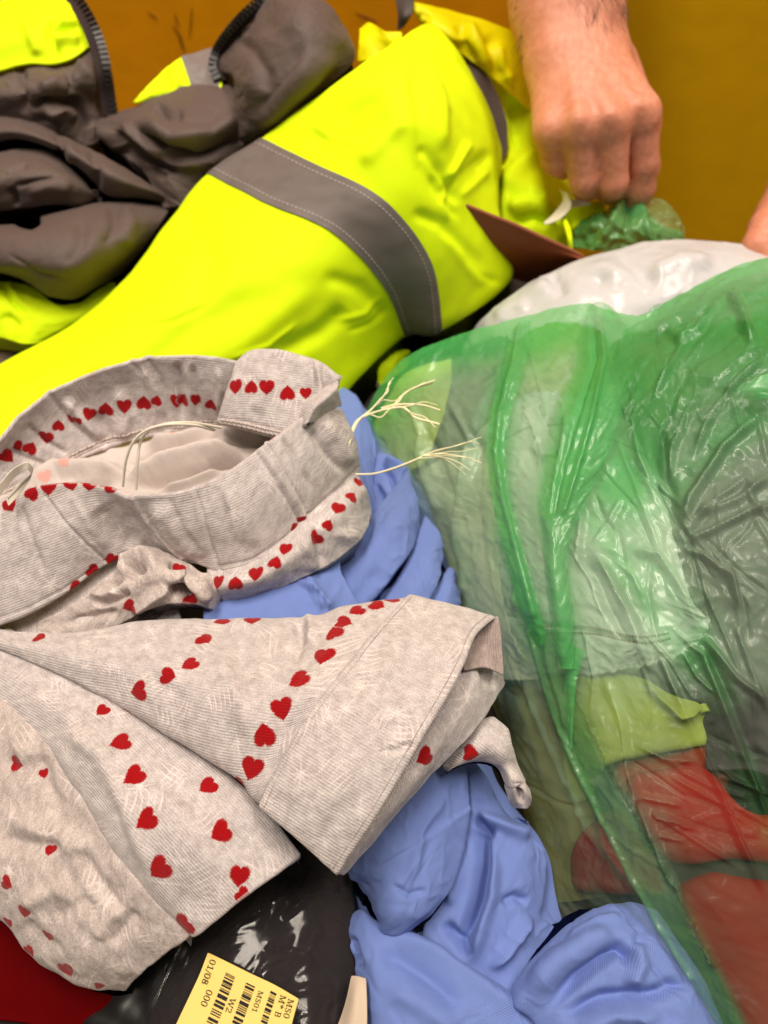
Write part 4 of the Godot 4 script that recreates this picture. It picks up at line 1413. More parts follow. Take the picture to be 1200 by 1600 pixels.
	drape("film_fold", t, [
		[916, 484, 12.4, 932, 474, 13.0, 948, 476, 13.2, 970, 494, 12.8],
		[898, 560, 13.0, 930, 552, 13.8, 960, 548, 14.0, 1005, 535, 13.8],
		[868, 640, 13.2, 905, 640, 14.2, 935, 635, 14.4, 990, 612, 14.2],
		[846, 720, 12.8, 880, 725, 13.7, 912, 718, 13.9, 965, 690, 13.8],
		[840, 790, 12.4, 862, 800, 13.2, 885, 800, 13.3, 922, 782, 13.0],
		[850, 870, 12.0, 862, 870, 12.7, 874, 872, 12.7, 890, 880, 12.2],
		[860, 960, 11.2, 872, 960, 11.8, 884, 960, 11.8, 898, 960, 11.4],
		[872, 1045, 10.0, 884, 1045, 10.3, 894, 1045, 10.3, 904, 1045, 10.0]],
		36, 150, mat.film, {"noise": N, "tone": two, "folds": [["R", 3.0, 4, 935, 480, 945, 560, 925, 650, 905, 720, 880, 800], ["R", -2.5, 4, 925, 490, 930, 560, 905, 640, 880, 720, 865, 800],
			["r", 2.5, 4, 890, 640, 880, 700, 862, 790]]})
	drape("film_fold", t, [
		[800, 512, 10.9, 815, 504, 11.2, 832, 500, 11.4],
		[788, 565, 10.9, 806, 562, 11.4, 828, 560, 11.5],
		[768, 640, 10.6, 785, 640, 11.1, 803, 640, 11.2],
		[760, 704, 10.2, 775, 706, 10.7, 792, 706, 10.7],
		[769, 780, 10.2, 784, 780, 10.6, 801, 780, 10.7],
		[790, 870, 10.0, 806, 870, 10.5, 824, 870, 10.6],
		[816, 960, 9.2, 832, 960, 9.8, 848, 960, 9.9],
		[834, 1012, 8.4, 848, 1008, 8.9, 860, 1002, 9.0]],
		24, 130, mat.film, {"noise": N, "tone": two, "folds": [["R", 2.0, 4, 812, 510, 802, 570, 783, 640, 775, 706, 786, 780, 810, 870, 835, 960]]})
	var seam := []
	var edge := along([888, 990, 0, 900, 1048, 0, 928, 1112, 0, 962, 1190, 0, 1004, 1266, 0, 1046, 1346, 0, 1090, 1426, 0, 1126, 1504, 0], 60)
	for q in edge:
		var a := r.randf_range(-0.6, 1.6)
		var l := r.randf_range(5.0, 13.0)
		var x: float = q.x - r.randf_range(4.0, 16.0)
		seam.append(["r", r.randf_range(0.8, 2.0), r.randf_range(2.0, 3.2), x - cos(a) * l, q.y - sin(a) * l, x + cos(a) * l, q.y + sin(a) * l])
	drape("film_fold", t, [
		[822, 980, 8.6, 850, 982, 9.4, 885, 985, 10.4],
		[840, 1050, 7.8, 866, 1050, 8.8, 898, 1046, 9.8],
		[862, 1120, 7.2, 890, 1118, 8.2, 926, 1110, 9.2],
		[895, 1200, 6.8, 926, 1195, 7.8, 962, 1188, 8.8],
		[936, 1282, 6.5, 966, 1275, 7.5, 1004, 1264, 8.5],
		[980, 1366, 6.3, 1010, 1356, 7.3, 1048, 1344, 8.3],
		[1026, 1446, 6.1, 1055, 1436, 7.1, 1092, 1424, 8.0],
		[1076, 1526, 5.9, 1104, 1516, 6.8, 1130, 1502, 7.6],
		[1126, 1606, 5.7, 1152, 1600, 6.6, 1172, 1590, 7.2],
		[1160, 1670, 5.5, 1186, 1664, 6.4, 1204, 1656, 7.0]],
		44, 260, mat.film, {"noise": N, "tone": thin, "folds": seam + [["R", 2.5, 5, 880, 985, 893, 1048, 920, 1112, 955, 1190, 998, 1266, 1040, 1346, 1084, 1426, 1120, 1504],
			["R", 2.0, 4, 828, 985, 846, 1050, 868, 1120, 902, 1200, 942, 1282, 986, 1366, 1032, 1446, 1082, 1526],
			["r", 2.0, 5, 850, 990, 862, 1050, 880, 1100, 888, 1150]]})
	drape("film_fold", t, [
		[880, 1000, 10.2, 900, 1010, 10.6, 920, 1020, 10.9],
		[883, 1060, 9.5, 893, 1062, 9.9, 903, 1064, 10.0],
		[886, 1110, 9.0, 892, 1112, 9.2, 898, 1114, 9.2],
		[888, 1170, 8.0, 891, 1170, 8.2, 894, 1170, 8.2]],
		10, 50, mat.film, {"noise": N, "tone": two})
	drape("film_fold", t, [
		[944, 560, 14.0, 1012, 498, 14.0, 1110, 440, 15.0, 1200, 406, 16.0, 1290, 392, 16.2],
		[965, 610, 14.6, 1040, 552, 15.2, 1120, 510, 16.0, 1200, 485, 16.8, 1290, 470, 17],
		[985, 690, 14.4, 1050, 640, 15.7, 1130, 605, 16.5, 1200, 585, 17.2, 1290, 575, 17.4],
		[990, 790, 13.2, 1060, 740, 14.6, 1135, 700, 15.6, 1200, 690, 16.2, 1290, 690, 16.4]],
		90, 90, mat.film, {"noise": [[2.4, 14.0, 75, "r"], [0.8, 40.0, 76, "r"]], "tone": patch, "folds": [
			["r", 4.0, 5, 1035, 505, 1062, 536, 1090, 520, 1140, 452], ["r", 5.0, 5, 1140, 452, 1160, 495, 1178, 548], ["r", 4.0, 5, 1080, 530, 1050, 575, 1020, 630],
			["r", 4.0, 5, 960, 545, 1000, 500, 1060, 465], ["r", -4.0, 6, 1000, 540, 1060, 500, 1130, 480], ["r", 4.0, 5, 1200, 555, 1150, 600, 1130, 620]]})
	drape("film_fold", t, [
		[1160, 600, 17.2, 1190, 588, 17.6, 1260, 570, 17.8],
		[1150, 612, 17.0, 1185, 606, 17.4, 1260, 600, 17.6],
		[1170, 628, 16.8, 1195, 622, 17.2, 1260, 622, 17.4]],
		24, 12, mat.film, {"noise": N, "tone": two})

# ---------------------------------------------------------------- blue garment
func build_blue_cloth() -> void:
	var t := thing("blue_garment", "soft lavender blue twill garment folded under the pyjamas", "garment")
	var B: Material = mat.blue
	var patch := func(c: Color, p: Vector3, u: float, v: float, x: float, y: float) -> Color:
		return Color(0.08, 0.38, 0.10, clampf((0.50 + 0.16 * wob.get_noise_2d(x * 18.0, y * 18.0)) * smoothstep(1.0, 0.5, v) * smoothstep(-0.1, 0.15, u), 0.0, 0.95))
	var N := [[1.4, 16.0, 80, "w"], [0.9, 22.0, 81, "r"], [0.3, 60.0, 83, "w"]]
	drape("cloth_layer", t, [
		[490, 620, 3.0, 540, 610, 3.6, 600, 690, 3.2, 660, 760, 2.6],
		[400, 850, 4.0, 520, 850, 4.6, 620, 850, 4.2, 700, 880, 2.6],
		[330, 1000, 4.4, 480, 1000, 5.0, 620, 1000, 4.6, 735, 1000, 2.6],
		[540, 1180, 3.6, 640, 1180, 4.2, 720, 1180, 3.8, 770, 1200, 2.8],
		[545, 1340, 3.0, 640, 1340, 3.4, 760, 1340, 3.2, 850, 1330, 2.4],
		[545, 1470, 2.6, 680, 1480, 3.0, 800, 1480, 2.8, 880, 1440, 1.8],
		[560, 1640, 2.4, 700, 1640, 3.0, 860, 1640, 2.8, 1000, 1640, 2.4]],
		80, 140, B, {"noise": [[3.0, 16.0, 82, "w"]], "thick": 2.0})
	# upper folds, right of the waistband
	drape("cloth_layer", t, [
		[500, 620, 4.2, 530, 606, 5.0, 556, 618, 5.2, 574, 655, 5.0, 588, 705, 4.6],
		[500, 700, 4.6, 530, 690, 5.6, 556, 695, 5.8, 575, 720, 5.4, 586, 760, 4.8],
		[500, 800, 4.6, 530, 800, 5.6, 556, 800, 5.6, 575, 810, 5.2, 590, 830, 4.6]],
		50, 60, B, {"noise": N, "thick": 2.0, "drop": 3.0, "roll": [5.0, 0.0, 2.0]})
	drape("cloth_layer", t, [
		[570, 720, 4.0, 590, 708, 4.6, 612, 712, 4.9, 640, 732, 4.6],
		[575, 765, 4.6, 600, 752, 5.0, 622, 752, 5.0, 642, 760, 4.6],
		[580, 830, 4.8, 610, 810, 5.0, 630, 800, 4.8, 648, 796, 4.4]],
		50, 50, B, {"noise": N, "thick": 2.0, "drop": 2.0, "folds": [["r", -6.0, 5, 590, 722, 612, 742, 622, 765], ["r", 5.0, 5, 600, 715, 622, 728, 634, 745], ["r", -5.0, 4, 585, 755, 600, 775, 610, 800]]})
	drape("cloth_layer", t, [
		[440, 962, 5.4, 500, 915, 6.0, 560, 830, 6.4, 610, 765, 6.2, 636, 732, 5.6],
		[470, 975, 5.6, 545, 925, 6.6, 600, 850, 7.0, 635, 800, 6.8, 651, 780, 6.0],
		[510, 985, 5.4, 585, 935, 6.4, 625, 885, 6.6, 645, 860, 6.2, 654, 835, 5.4]],
		80, 60, B, {"noise": N, "thick": 2.0, "drop": 3.0, "roll": [0.0, 4.0, 1.5], "folds": [["r", -2.0, 12, 600, 880, 560, 930, 530, 970], ["r", 2.0, 14, 630, 790, 580, 860, 520, 930]]})
	drape("cloth_layer", t, [
		[560, 990, 5.0, 600, 930, 5.6, 640, 865, 5.8, 664, 805, 5.2],
		[600, 1000, 5.2, 640, 935, 6.0, 672, 875, 6.0, 686, 835, 5.2],
		[640, 1000, 4.8, 668, 945, 5.6, 688, 905, 5.6, 692, 870, 4.8]],
		60, 50, B, {"noise": N, "thick": 2.0, "drop": 3.0, "roll": [0.0, 4.0, 1.5]})
	drape("cloth_layer", t, [
		[620, 1010, 4.2, 655, 950, 4.8, 682, 915, 5.0, 700, 886, 4.4],
		[660, 1010, 4.4, 690, 955, 5.0, 706, 920, 4.9, 710, 892, 4.3],
		[700, 1010, 3.6, 714, 975, 4.0, 722, 945, 3.8, 716, 915, 3.4]],
		50, 40, B, {"noise": N, "thick": 2.0, "drop": 3.0, "roll": [0.0, 4.0, 1.5]})
	var lay := sheet([
		[320, 935, 7.4, 400, 905, 7.7, 470, 880, 7.7, 540, 850, 7.2],
		[320, 960, 8.2, 400, 940, 8.5, 470, 915, 8.4, 530, 890, 7.8],
		[320, 1010, 8.0, 400, 985, 8.4, 480, 965, 8.3, 560, 950, 7.4]],
		60, 40, {"noise": N, "folds": [["s", 4.0, 2, 480, 900, 500, 960], ["s", 4.0, 2, 462, 905, 495, 930, 520, 960]]})
	part("cloth_layer", t, cloth(lay, {"thick": 2.0, "drop": 2.0}), B)
	# lower drapes
	drape("cloth_layer", t, [
		[680, 1170, 4.6, 725, 1180, 5.0, 760, 1215, 5.0, 800, 1290, 4.4, 850, 1325, 3.6],
		[690, 1260, 4.4, 735, 1260, 4.8, 770, 1272, 5.2, 815, 1300, 4.8, 857, 1350, 3.8],
		[680, 1350, 4.0, 730, 1350, 4.6, 770, 1350, 5.0, 820, 1360, 4.8, 855, 1392, 3.6],
		[660, 1450, 3.6, 720, 1460, 4.2, 770, 1450, 4.6, 820, 1440, 4.2, 850, 1430, 3.4],
		[640, 1540, 3.2, 720, 1545, 3.7, 770, 1530, 4.0, 820, 1500, 3.8, 874, 1450, 3.0],
		[640, 1630, 3.4, 730, 1640, 3.9, 800, 1610, 4.2, 860, 1560, 4.2, 910, 1470, 3.4]],
		110, 120, B, {"noise": N, "thick": 2.0, "drop": 3.0, "roll": [4.0, 0.0, 2.0], "folds": [
			["r", -13.0, 10, 735, 1290, 752, 1310, 757, 1345, 748, 1400, 735, 1440, 722, 1490],
			["r", 6.0, 10, 762, 1310, 770, 1360, 768, 1400, 752, 1450, 735, 1510],
			["r", -8.0, 7, 738, 1275, 760, 1298, 775, 1305],
			["r", 5.0, 9, 742, 1268, 790, 1292, 830, 1310],
			["r", -4.0, 8, 782, 1412, 805, 1402, 828, 1412],
			["r", 5.0, 9, 830, 1425, 800, 1470, 765, 1520],
			["r", -7.0, 9, 690, 1440, 720, 1470, 735, 1495],
			["r", 5.0, 10, 720, 1320, 715, 1370, 700, 1420]]})
	drape("cloth_layer", t, [
		[820, 1400, 2.2, 842, 1395, 2.6, 860, 1430, 2.4],
		[800, 1470, 2.6, 835, 1460, 3.0, 872, 1455, 2.6],
		[760, 1545, 2.6, 800, 1530, 3.0, 850, 1500, 2.8]],
		30, 30, B, {"noise": N, "thick": 2.0, "drop": 2.0})
	drape("cloth_layer", t, [
		[560, 1180, 5.6, 640, 1150, 6.2, 700, 1165, 6.2, 728, 1185, 5.6],
		[540, 1290, 5.6, 610, 1265, 6.6, 690, 1235, 6.6, 735, 1232, 5.6],
		[538, 1362, 5.0, 600, 1345, 6.6, 680, 1310, 6.6, 734, 1290, 5.4],
		[556, 1378, 4.8, 605, 1385, 6.4, 665, 1375, 6.4, 722, 1355, 5.2],
		[570, 1410, 4.6, 605, 1425, 6.0, 650, 1425, 6.0, 690, 1412, 5.0],
		[582, 1448, 4.2, 602, 1458, 5.0, 632, 1460, 5.0, 650, 1446, 4.4]],
		90, 90, B, {"noise": N, "thick": 2.0, "drop": 2.5, "roll": [5.0, 0.0, 2.0], "folds": [
			["r", 1.6, 6, 700, 1240, 660, 1300, 650, 1380], ["r", -1.4, 5, 610, 1380, 640, 1400, 670, 1390], ["S", 1.4, 3, 735, 1262, 670, 1310, 600, 1352, 540, 1376], ["r", -3.0, 10, 556, 1390, 575, 1430, 590, 1455], ["r", -1.5, 16, 690, 1250, 660, 1340, 640, 1430]]})
	drape("cloth_layer", t, [
		[540, 1432, 3.8, 556, 1420, 4.2, 600, 1445, 4.8, 660, 1462, 4.8, 720, 1500, 4.6, 800, 1548, 4.4, 900, 1640, 4.2],
		[542, 1480, 4.0, 570, 1490, 4.9, 620, 1505, 5.2, 680, 1525, 5.2, 740, 1560, 5, 800, 1600, 4.8, 880, 1670, 4.6],
		[552, 1525, 3.8, 580, 1540, 4.9, 630, 1560, 5.2, 690, 1580, 5.2, 740, 1610, 5, 790, 1650, 4.8, 850, 1700, 4.6],
		[562, 1680, 3.4, 590, 1680, 4.4, 640, 1690, 4.8, 690, 1700, 4.8, 740, 1710, 4.8, 790, 1720, 4.6, 830, 1730, 4.4]],
		110, 80, B, {"noise": N, "thick": 2.0, "drop": 3.0, "roll": [5.0, 5.0, 2.0], "folds": [
			["r", -6.0, 5, 548, 1460, 555, 1490, 560, 1515], ["r", 4.0, 14, 600, 1450, 680, 1485, 760, 1545, 820, 1590], ["r", -4.0, 16, 590, 1480, 660, 1520, 730, 1580],
			["r", 3.0, 18, 600, 1540, 660, 1570, 720, 1620]]})
	drape("cloth_layer", t, [
		[790, 1545, 4.2, 830, 1490, 4.8, 880, 1440, 5.0, 930, 1412, 5.0, 990, 1406, 4.8, 1030, 1418, 4.2],
		[800, 1575, 5.0, 850, 1520, 5.8, 900, 1475, 6.2, 950, 1450, 6.2, 1010, 1445, 5.8, 1056, 1455, 4.8],
		[830, 1600, 5.0, 880, 1560, 5.8, 930, 1520, 6.2, 980, 1500, 6.4, 1040, 1500, 6.0, 1088, 1505, 5.0],
		[850, 1640, 5.0, 900, 1610, 5.8, 960, 1580, 6.0, 1020, 1565, 6.2, 1080, 1560, 5.8, 1118, 1560, 4.8],
		[870, 1720, 4.8, 930, 1700, 5.4, 990, 1690, 5.6, 1050, 1680, 5.6, 1110, 1670, 5.4, 1160, 1660, 4.6]],
		120, 110, B, {"noise": N, "thick": 2.0, "drop": 3.0, "roll": [6.0, 6.0, 3.0], "folds": [
			["r", 5.0, 18, 820, 1560, 870, 1505, 920, 1470, 965, 1462],
			["r", -8.0, 10, 850, 1580, 900, 1530, 945, 1495, 968, 1480, 980, 1492, 978, 1515],
			["r", 4.0, 12, 990, 1470, 1000, 1510, 985, 1545],
			["r", -6.0, 12, 870, 1590, 940, 1560, 1020, 1555, 1080, 1530],
			["r", -3.0, 12, 982, 1420, 1005, 1450, 1000, 1480],
			["r", 1.8, 6, 880, 1470, 930, 1440, 980, 1430], ["r", -1.6, 5, 1010, 1500, 1040, 1530, 1080, 1545], ["r", 1.6, 6, 930, 1640, 1000, 1610, 1080, 1600], ["r", 4.0, 14, 900, 1610, 960, 1585, 1040, 1590]]})

# ---------------------------------------------------------------- wrapped packet with its label
func build_packet() -> void:
	var t := thing("wrapped_packet", "dark garment folded in a clear plastic bag with a yellow label", "packet")
	var s := sheet([
		[255, 1505, 3.4, 330, 1420, 4.2, 400, 1370, 4.4, 470, 1325, 4.4, 560, 1320, 3.8],
		[235, 1560, 3.6, 320, 1480, 4.8, 400, 1430, 5.0, 475, 1390, 4.8, 560, 1390, 4.0],
		[215, 1610, 3.6, 310, 1560, 4.9, 400, 1510, 5.1, 480, 1480, 4.8, 565, 1480, 3.8],
		[200, 1700, 3.4, 300, 1680, 4.7, 400, 1640, 4.9, 490, 1620, 4.6, 570, 1620, 3.6]],
		90, 90, {"noise": [[2.0, 18.0, 90, "w"], [1.2, 35.0, 91, "r"]], "roll": [12.0, 0.0, 6.0]})
	part("folded_garment", t, cloth(s, {"thick": 2.0, "drop": 2.0}), plain(mat.dark, Color(0.11, 0.08, 0.09), 0.9))
	var f := sheet([
		[243, 1508, 3.6, 330, 1415, 4.7, 400, 1362, 4.9, 470, 1320, 4.9, 565, 1315, 4.2],
		[222, 1560, 3.8, 318, 1476, 5.2, 400, 1426, 5.4, 475, 1386, 5.2, 565, 1386, 4.4],
		[203, 1612, 3.8, 308, 1556, 5.3, 400, 1508, 5.5, 480, 1478, 5.2, 570, 1478, 4.2],
		[188, 1702, 3.6, 298, 1676, 5.1, 400, 1638, 5.3, 490, 1618, 5.0, 575, 1618, 4.0]],
		120, 120, {"noise": [[1.6, 9.0, 92, "w"], [0.7, 16.0, 93, "r"]], "folds": [
			["R", 4.0, 5, 285, 1470, 262, 1520, 238, 1570, 215, 1620], ["R", -3.0, 5, 298, 1470, 275, 1525, 250, 1580, 225, 1640],
			["r", 3.0, 4, 330, 1475, 380, 1430, 430, 1405], ["r", 3.0, 4, 410, 1480, 470, 1490, 520, 1530], ["r", 3.0, 4, 440, 1440, 480, 1400, 530, 1390]]})
	part("clear_film", t, cloth(f, {"thick": 0.2}), mat.poly)
	var seam := []
	for q in [[292, 1455, 4.6], [268, 1510, 4.7], [243, 1562, 4.7], [218, 1615, 4.6], [196, 1680, 4.5]]:
		seam.append(at_height(q[0], q[1], q[2]))
	part("film_seam", t, tube(seam, [0.0012, 0.0016, 0.0014], 7, 8), mat.poly)
	# label: a thin card lying on the film; corners traced, then one flat plane with a slight curl
	var lab := sheet([
		[325, 1489, 6.0, 352, 1502, 6.05, 392, 1522, 6.1, 430, 1540, 6.1, 466, 1561, 6.0],
		[308, 1532, 5.95, 345, 1552, 6.0, 385, 1572, 6.05, 425, 1592, 6.05, 454, 1606, 5.95],
		[270, 1612, 5.9, 315, 1634, 5.95, 360, 1656, 6.0, 405, 1678, 6.0, 434, 1690, 5.9]],
		40, 40, {"noise": [[0.5, 30.0, 94, "w"]]})
	part("paper_label", t, cloth(lab, {"thick": 0.3}), mat.paper)
	ink_text(lab, t, "01/08", 0.075, 0.06, 0.0026)
	ink_text(lab, t, "MS0", 0.93, 0.06, 0.0024)
	ink_text(lab, t, "M* B", 0.845, 0.07, 0.0024)
	ink_text(lab, t, "MS01", 0.62, 0.19, 0.0021)
	ink_text(lab, t, "W2", 0.385, 0.48, 0.0024)
	ink_text(lab, t, "000", 0.15, 0.52, 0.0026)
	ink_bars(lab, t, 0.235, 0.335, 0.17, 0.9, 5)
	ink_bars(lab, t, 0.455, 0.55, 0.17, 0.9, 9)
	ink_bars(lab, t, 0.71, 0.775, 0.11, 0.9, 13)
	var c := thing("cream_tag", "cream fabric tag edge beside the packet, under the blue garment", "tag")
	drape("tag_strip", c, [
		[549, 1526, 5.0, 557, 1526, 5.2, 570, 1530, 5.4],
		[541, 1560, 5.0, 553, 1565, 5.5, 572, 1570, 5.5],
		[524, 1612, 4.8, 545, 1620, 5.4, 572, 1625, 5.4],
		[500, 1660, 5.0, 540, 1665, 5.3, 572, 1670, 5.3]],
		20, 30, mat.cream, {"noise": [[0.6, 30.0, 95, "w"]], "thick": 1.0})

func label_frame(lab: Dictionary, u: float, v: float) -> Transform3D:
	# writing runs along v, letters stand towards +u
	var p := at_uv(lab, u, v)
	var a := at_uv(lab, u, v + 0.05)
	var dir: Vector3 = (a[0] - p[0]).normalized()
	var n: Vector3 = p[1]
	var up := n.cross(dir).normalized()
	return Transform3D(Basis(dir, up, n), p[0] + n * 0.0004)

func ink_text(lab: Dictionary, t: Node, text: String, u: float, v: float, high: float) -> void:
	var font := SystemFont.new()
	font.font_names = PackedStringArray(["Droid Serif"])
	var m := TextMesh.new()
	m.text = text
	m.font = font
	m.font_size = 64
	m.pixel_size = 0.001
	m.depth = 0.002
	m.horizontal_alignment = HORIZONTAL_ALIGNMENT_LEFT
	m.vertical_alignment = VERTICAL_ALIGNMENT_CENTER
	var o := part("printed_text", t, m, mat.ink)
	o.transform = label_frame(lab, u, v).scaled_local(Vector3.ONE * (high / 0.046))

func ink_bars(lab: Dictionary, t: Node, u0: float, u1: float, v0: float, v1: float, seed_: int) -> void:
	var r := RandomNumberGenerator.new()
	r.seed = seed_
	var st := SurfaceTool.new()
	st.begin(Mesh.PRIMITIVE_TRIANGLES)
	var v := v0
	while v < v1:
		var wide: float = [0.010, 0.010, 0.026, 0.045][r.randi() % 4]
		var a := at_uv(lab, u0, v)
		var b := at_uv(lab, u1, v)
		var c := at_uv(lab, u0, v + wide)
		var x: Vector3 = (b[0] - a[0])
		var y: Vector3 = (c[0] - a[0])
		var m := BoxMesh.new()
		m.size = Vector3(x.length(), y.length(), 0.0001)
		var n: Vector3 = a[1]
		st.append_from(m, 0, Transform3D(Basis(x.normalized(), n.cross(x.normalized()), n), (b[0] + c[0]) / 2 + n * 0.0004))
		v += wide + [0.012, 0.012, 0.026][r.randi() % 3]
	part("barcode", t, st.commit(), mat.ink).set_meta("kind", "stuff")

# ---------------------------------------------------------------- pyjamas
func build_pyjamas() -> void:
	var t := thing("pyjama_trousers", "heather grey knitted pyjama trousers printed with small red hearts, frayed drawcord", "pyjamas")
	var J: StandardMaterial3D = mat.jersey
	var TINT := [0.06, 34.0, 0.30]
	var N := [[1.5, 15.0, 100, "w"], [0.7, 40.0, 101, "w"]]
	# back of the waistband, seen from inside
	var bb := sheet([
		[-40, 712, 11.6, 0, 690, 12.2, 32, 655, 12.8, 80, 619, 13.3, 125, 595, 13.6, 190, 572, 13.9, 260, 561, 14.0, 330, 561, 14.0, 380, 570, 13.9, 430, 585, 13.8],
		[-40, 742, 10.4, 5, 715, 11, 55, 682, 11.4, 95, 655, 11.8, 140, 633, 12, 195, 618, 12.1, 262, 611, 12.2, 330, 616, 12.2, 385, 625, 12.1, 440, 640, 12],
		[-40, 800, 9.2, 25, 770, 9.6, 90, 735, 9.8, 130, 712, 10, 170, 697, 10, 215, 684, 10.1, 280, 672, 10.1, 340, 665, 10.1, 395, 680, 10.1, 450, 700, 10]],
		170, 70, {"turned": true, "noise": N, "folds": [
			["R", -1.8, 5, 78, 618, 96, 640, 112, 662, 150, 690], ["r", 4.0, 8, 100, 620, 122, 650, 160, 690], ["R", -1.0, 4, 205, 568, 228, 590, 245, 620, 262, 670],
			["R", -1.0, 4, 232, 566, 250, 590, 266, 640, 272, 672], ["r", -3.0, 6, 275, 562, 282, 600, 286, 660], ["r", 3.0, 10, 180, 600, 200, 650, 190, 690],
			["r", -4.0, 12, 150, 640, 170, 680, 160, 700], ["r", -2.5, 5, 10, 700, 40, 715, 80, 730], ["r", 2.4, 6, 218, 570, 240, 610, 254, 655], ["r", -2.2, 5, 300, 566, 306, 610, 312, 650], ["r", 2.0, 6, 340, 570, 345, 610, 338, 650], ["r", -2.4, 5, 40, 660, 70, 690, 110, 712], ["R", -0.6, 2.5, 0, 770, 90, 722, 170, 690, 280, 665, 340, 658]]})
	part("waistband_back", t, cloth(bb, {"thick": 2.4, "tint": TINT}), hearts(bb, J, [
		[8, 713, 9, 40], [30, 696, 7, 150], [47, 699, 8, -60], [73, 684, 9, 90], [91, 664, 7, -90], [112, 655, 6, 90], [121, 656, 6, 70], [138, 646, 8, 100], [165, 640, 9, -90],
		[195, 632, 9, 85], [226, 629, 9, -90], [246, 626, 7, -80], [274, 627, 9, 90], [285, 628, 8, -70], [304, 627, 8, 90], [331, 633, 8, -90]]))
	# inside of the garment
	var inn := sheet([
		[-40, 770, 9.0, 60, 712, 9.2, 130, 690, 9.3, 200, 672, 9.4, 280, 655, 9.5, 345, 645, 9.8, 410, 652, 10.0, 480, 668, 10],
		[-40, 820, 9.8, 60, 770, 10, 130, 745, 10.1, 200, 738, 10.1, 280, 722, 10.3, 345, 706, 10.4, 410, 712, 10.5, 480, 700, 10.4],
		[-40, 860, 9.6, 60, 820, 9.8, 130, 810, 10, 200, 812, 10.2, 280, 800, 10.4, 345, 776, 10.4, 410, 740, 10.5, 490, 710, 10.3]],
		140, 90, {"noise": [[1.6, 25.0, 102, "w"], [0.8, 60.0, 103, "w"]], "folds": [
			["r", 9.5, 9, 190, 760, 250, 730, 320, 708, 390, 702], ["r", -9.5, 6, 215, 765, 270, 745, 330, 728, 385, 716], ["r", 8.1, 7, 225, 700, 290, 690, 350, 672],
			["r", -8.1, 6, 200, 722, 260, 708, 320, 688], ["r", 8.1, 8, 330, 690, 375, 676, 420, 690], ["r", -6.8, 5, 345, 702, 390, 692, 440, 694],
			["R", -5.0, 5, 290, 748, 330, 728, 372, 718], ["r", 8.1, 10, 20, 775, 90, 735, 160, 735, 210, 750], ["r", -6.8, 7, 60, 790, 120, 762, 180, 758], ["r", 5.4, 6, 250, 770, 300, 755, 350, 735]]})
	part("inner_cloth", t, cloth(inn, {"thick": 2.0, "tint": [0.06, 40.0]}), hearts(inn, mat.inner, [
		[76, 752, 8, 90], [110, 735, 8, 60], [245, 712, 9, 90], [248, 722, 7, 90], [276, 690, 6, 90]], true))
	# front of the waistband
	var fb := sheet([
		[-45, 800, 11.8, 0, 779, 12.2, 38, 764, 12.6, 80, 757, 12.8, 130, 757, 12.8, 168, 767, 12.6, 200, 775, 12.5, 245, 774, 12.6, 300, 764, 12.9, 360, 734, 13.2, 420, 690, 13.5, 470, 654, 13.6, 508, 632, 13.5, 534, 640, 12.9],
		[-45, 890, 10.4, 0, 872, 10.9, 45, 855, 11.2, 92, 838, 11.3, 140, 820, 11.2, 185, 812, 10.8, 225, 815, 10.7, 270, 824, 11, 322, 820, 11.5, 382, 800, 11.9, 440, 762, 12.2, 490, 718, 12.3, 528, 690, 12.0, 556, 690, 11.2],
		[-45, 990, 8.4, 0, 976, 8.8, 45, 960, 9, 100, 930, 9, 150, 893, 9, 190, 872, 8.9, 235, 862, 8.8, 290, 876, 8.9, 342, 894, 9.2, 395, 882, 9.6, 445, 848, 9.9, 490, 805, 10, 530, 768, 9.8, 563, 738, 9.2]],
		230, 90, {"turned": true, "noise": N, "roll": [0.0, 1.6, 0.8], "folds": [
			["R", -1.4, 3, 70, 775, 100, 815, 135, 850, 165, 876], ["S", 1.6, 3, 290, 868, 250, 835, 222, 800, 205, 775],
			["r", -3.0, 18, 150, 790, 180, 830, 215, 855], ["r", 4.0, 16, 250, 780, 280, 830, 310, 880], ["R", -1.3, 3, 303, 764, 315, 800, 328, 850, 342, 890],
			["R", -1.2, 3, 399, 706, 425, 745, 450, 785, 470, 820], ["R", 1.2, 5, 407, 700, 434, 740, 460, 782, 476, 812], ["R", -1.2, 2.5, 418, 695, 444, 737, 467, 776, 482, 806],
			["r", -2.5, 6, 480, 665, 505, 700, 540, 745], ["r", 2.0, 12, 350, 760, 380, 810, 400, 860], ["r", 2.5, 10, 500, 650, 530, 690, 550, 730], ["r", -2.0, 6, 262, 775, 285, 820, 318, 870], ["r", 1.8, 7, 235, 780, 260, 830, 290, 865], ["r", -1.6, 5, 440, 682, 462, 720, 490, 770], ["r", 1.4, 6, 345, 750, 362, 800, 372, 850], ["r", -1.6, 6, 30, 780, 48, 840, 70, 900], ["r", 1.6, 8, 110, 770, 140, 820, 170, 860],
			["R", -0.7, 2.5, 340, 886, 395, 874, 445, 840, 490, 797, 530, 760, 560, 730], ["R", -0.7, 2.5, 0, 966, 45, 950, 100, 920, 150, 884]]})
	part("waistband_front", t, cloth(fb, {"thick": 2.6, "tint": [0.05, 34.0, 0.30]}), hearts(fb, J, [
		[17, 788, 9, 60], [50, 772, 8, -60], [76, 761, 9, 90], [110, 757, 8, 70], [140, 757, 8, 90], [170, 764, 7, 110],
		[119, 916, 8, 140], [146, 890, 8, 20], [176, 874, 8, 120], [474, 812, 7, -60], [461, 826, 8, 110]]))
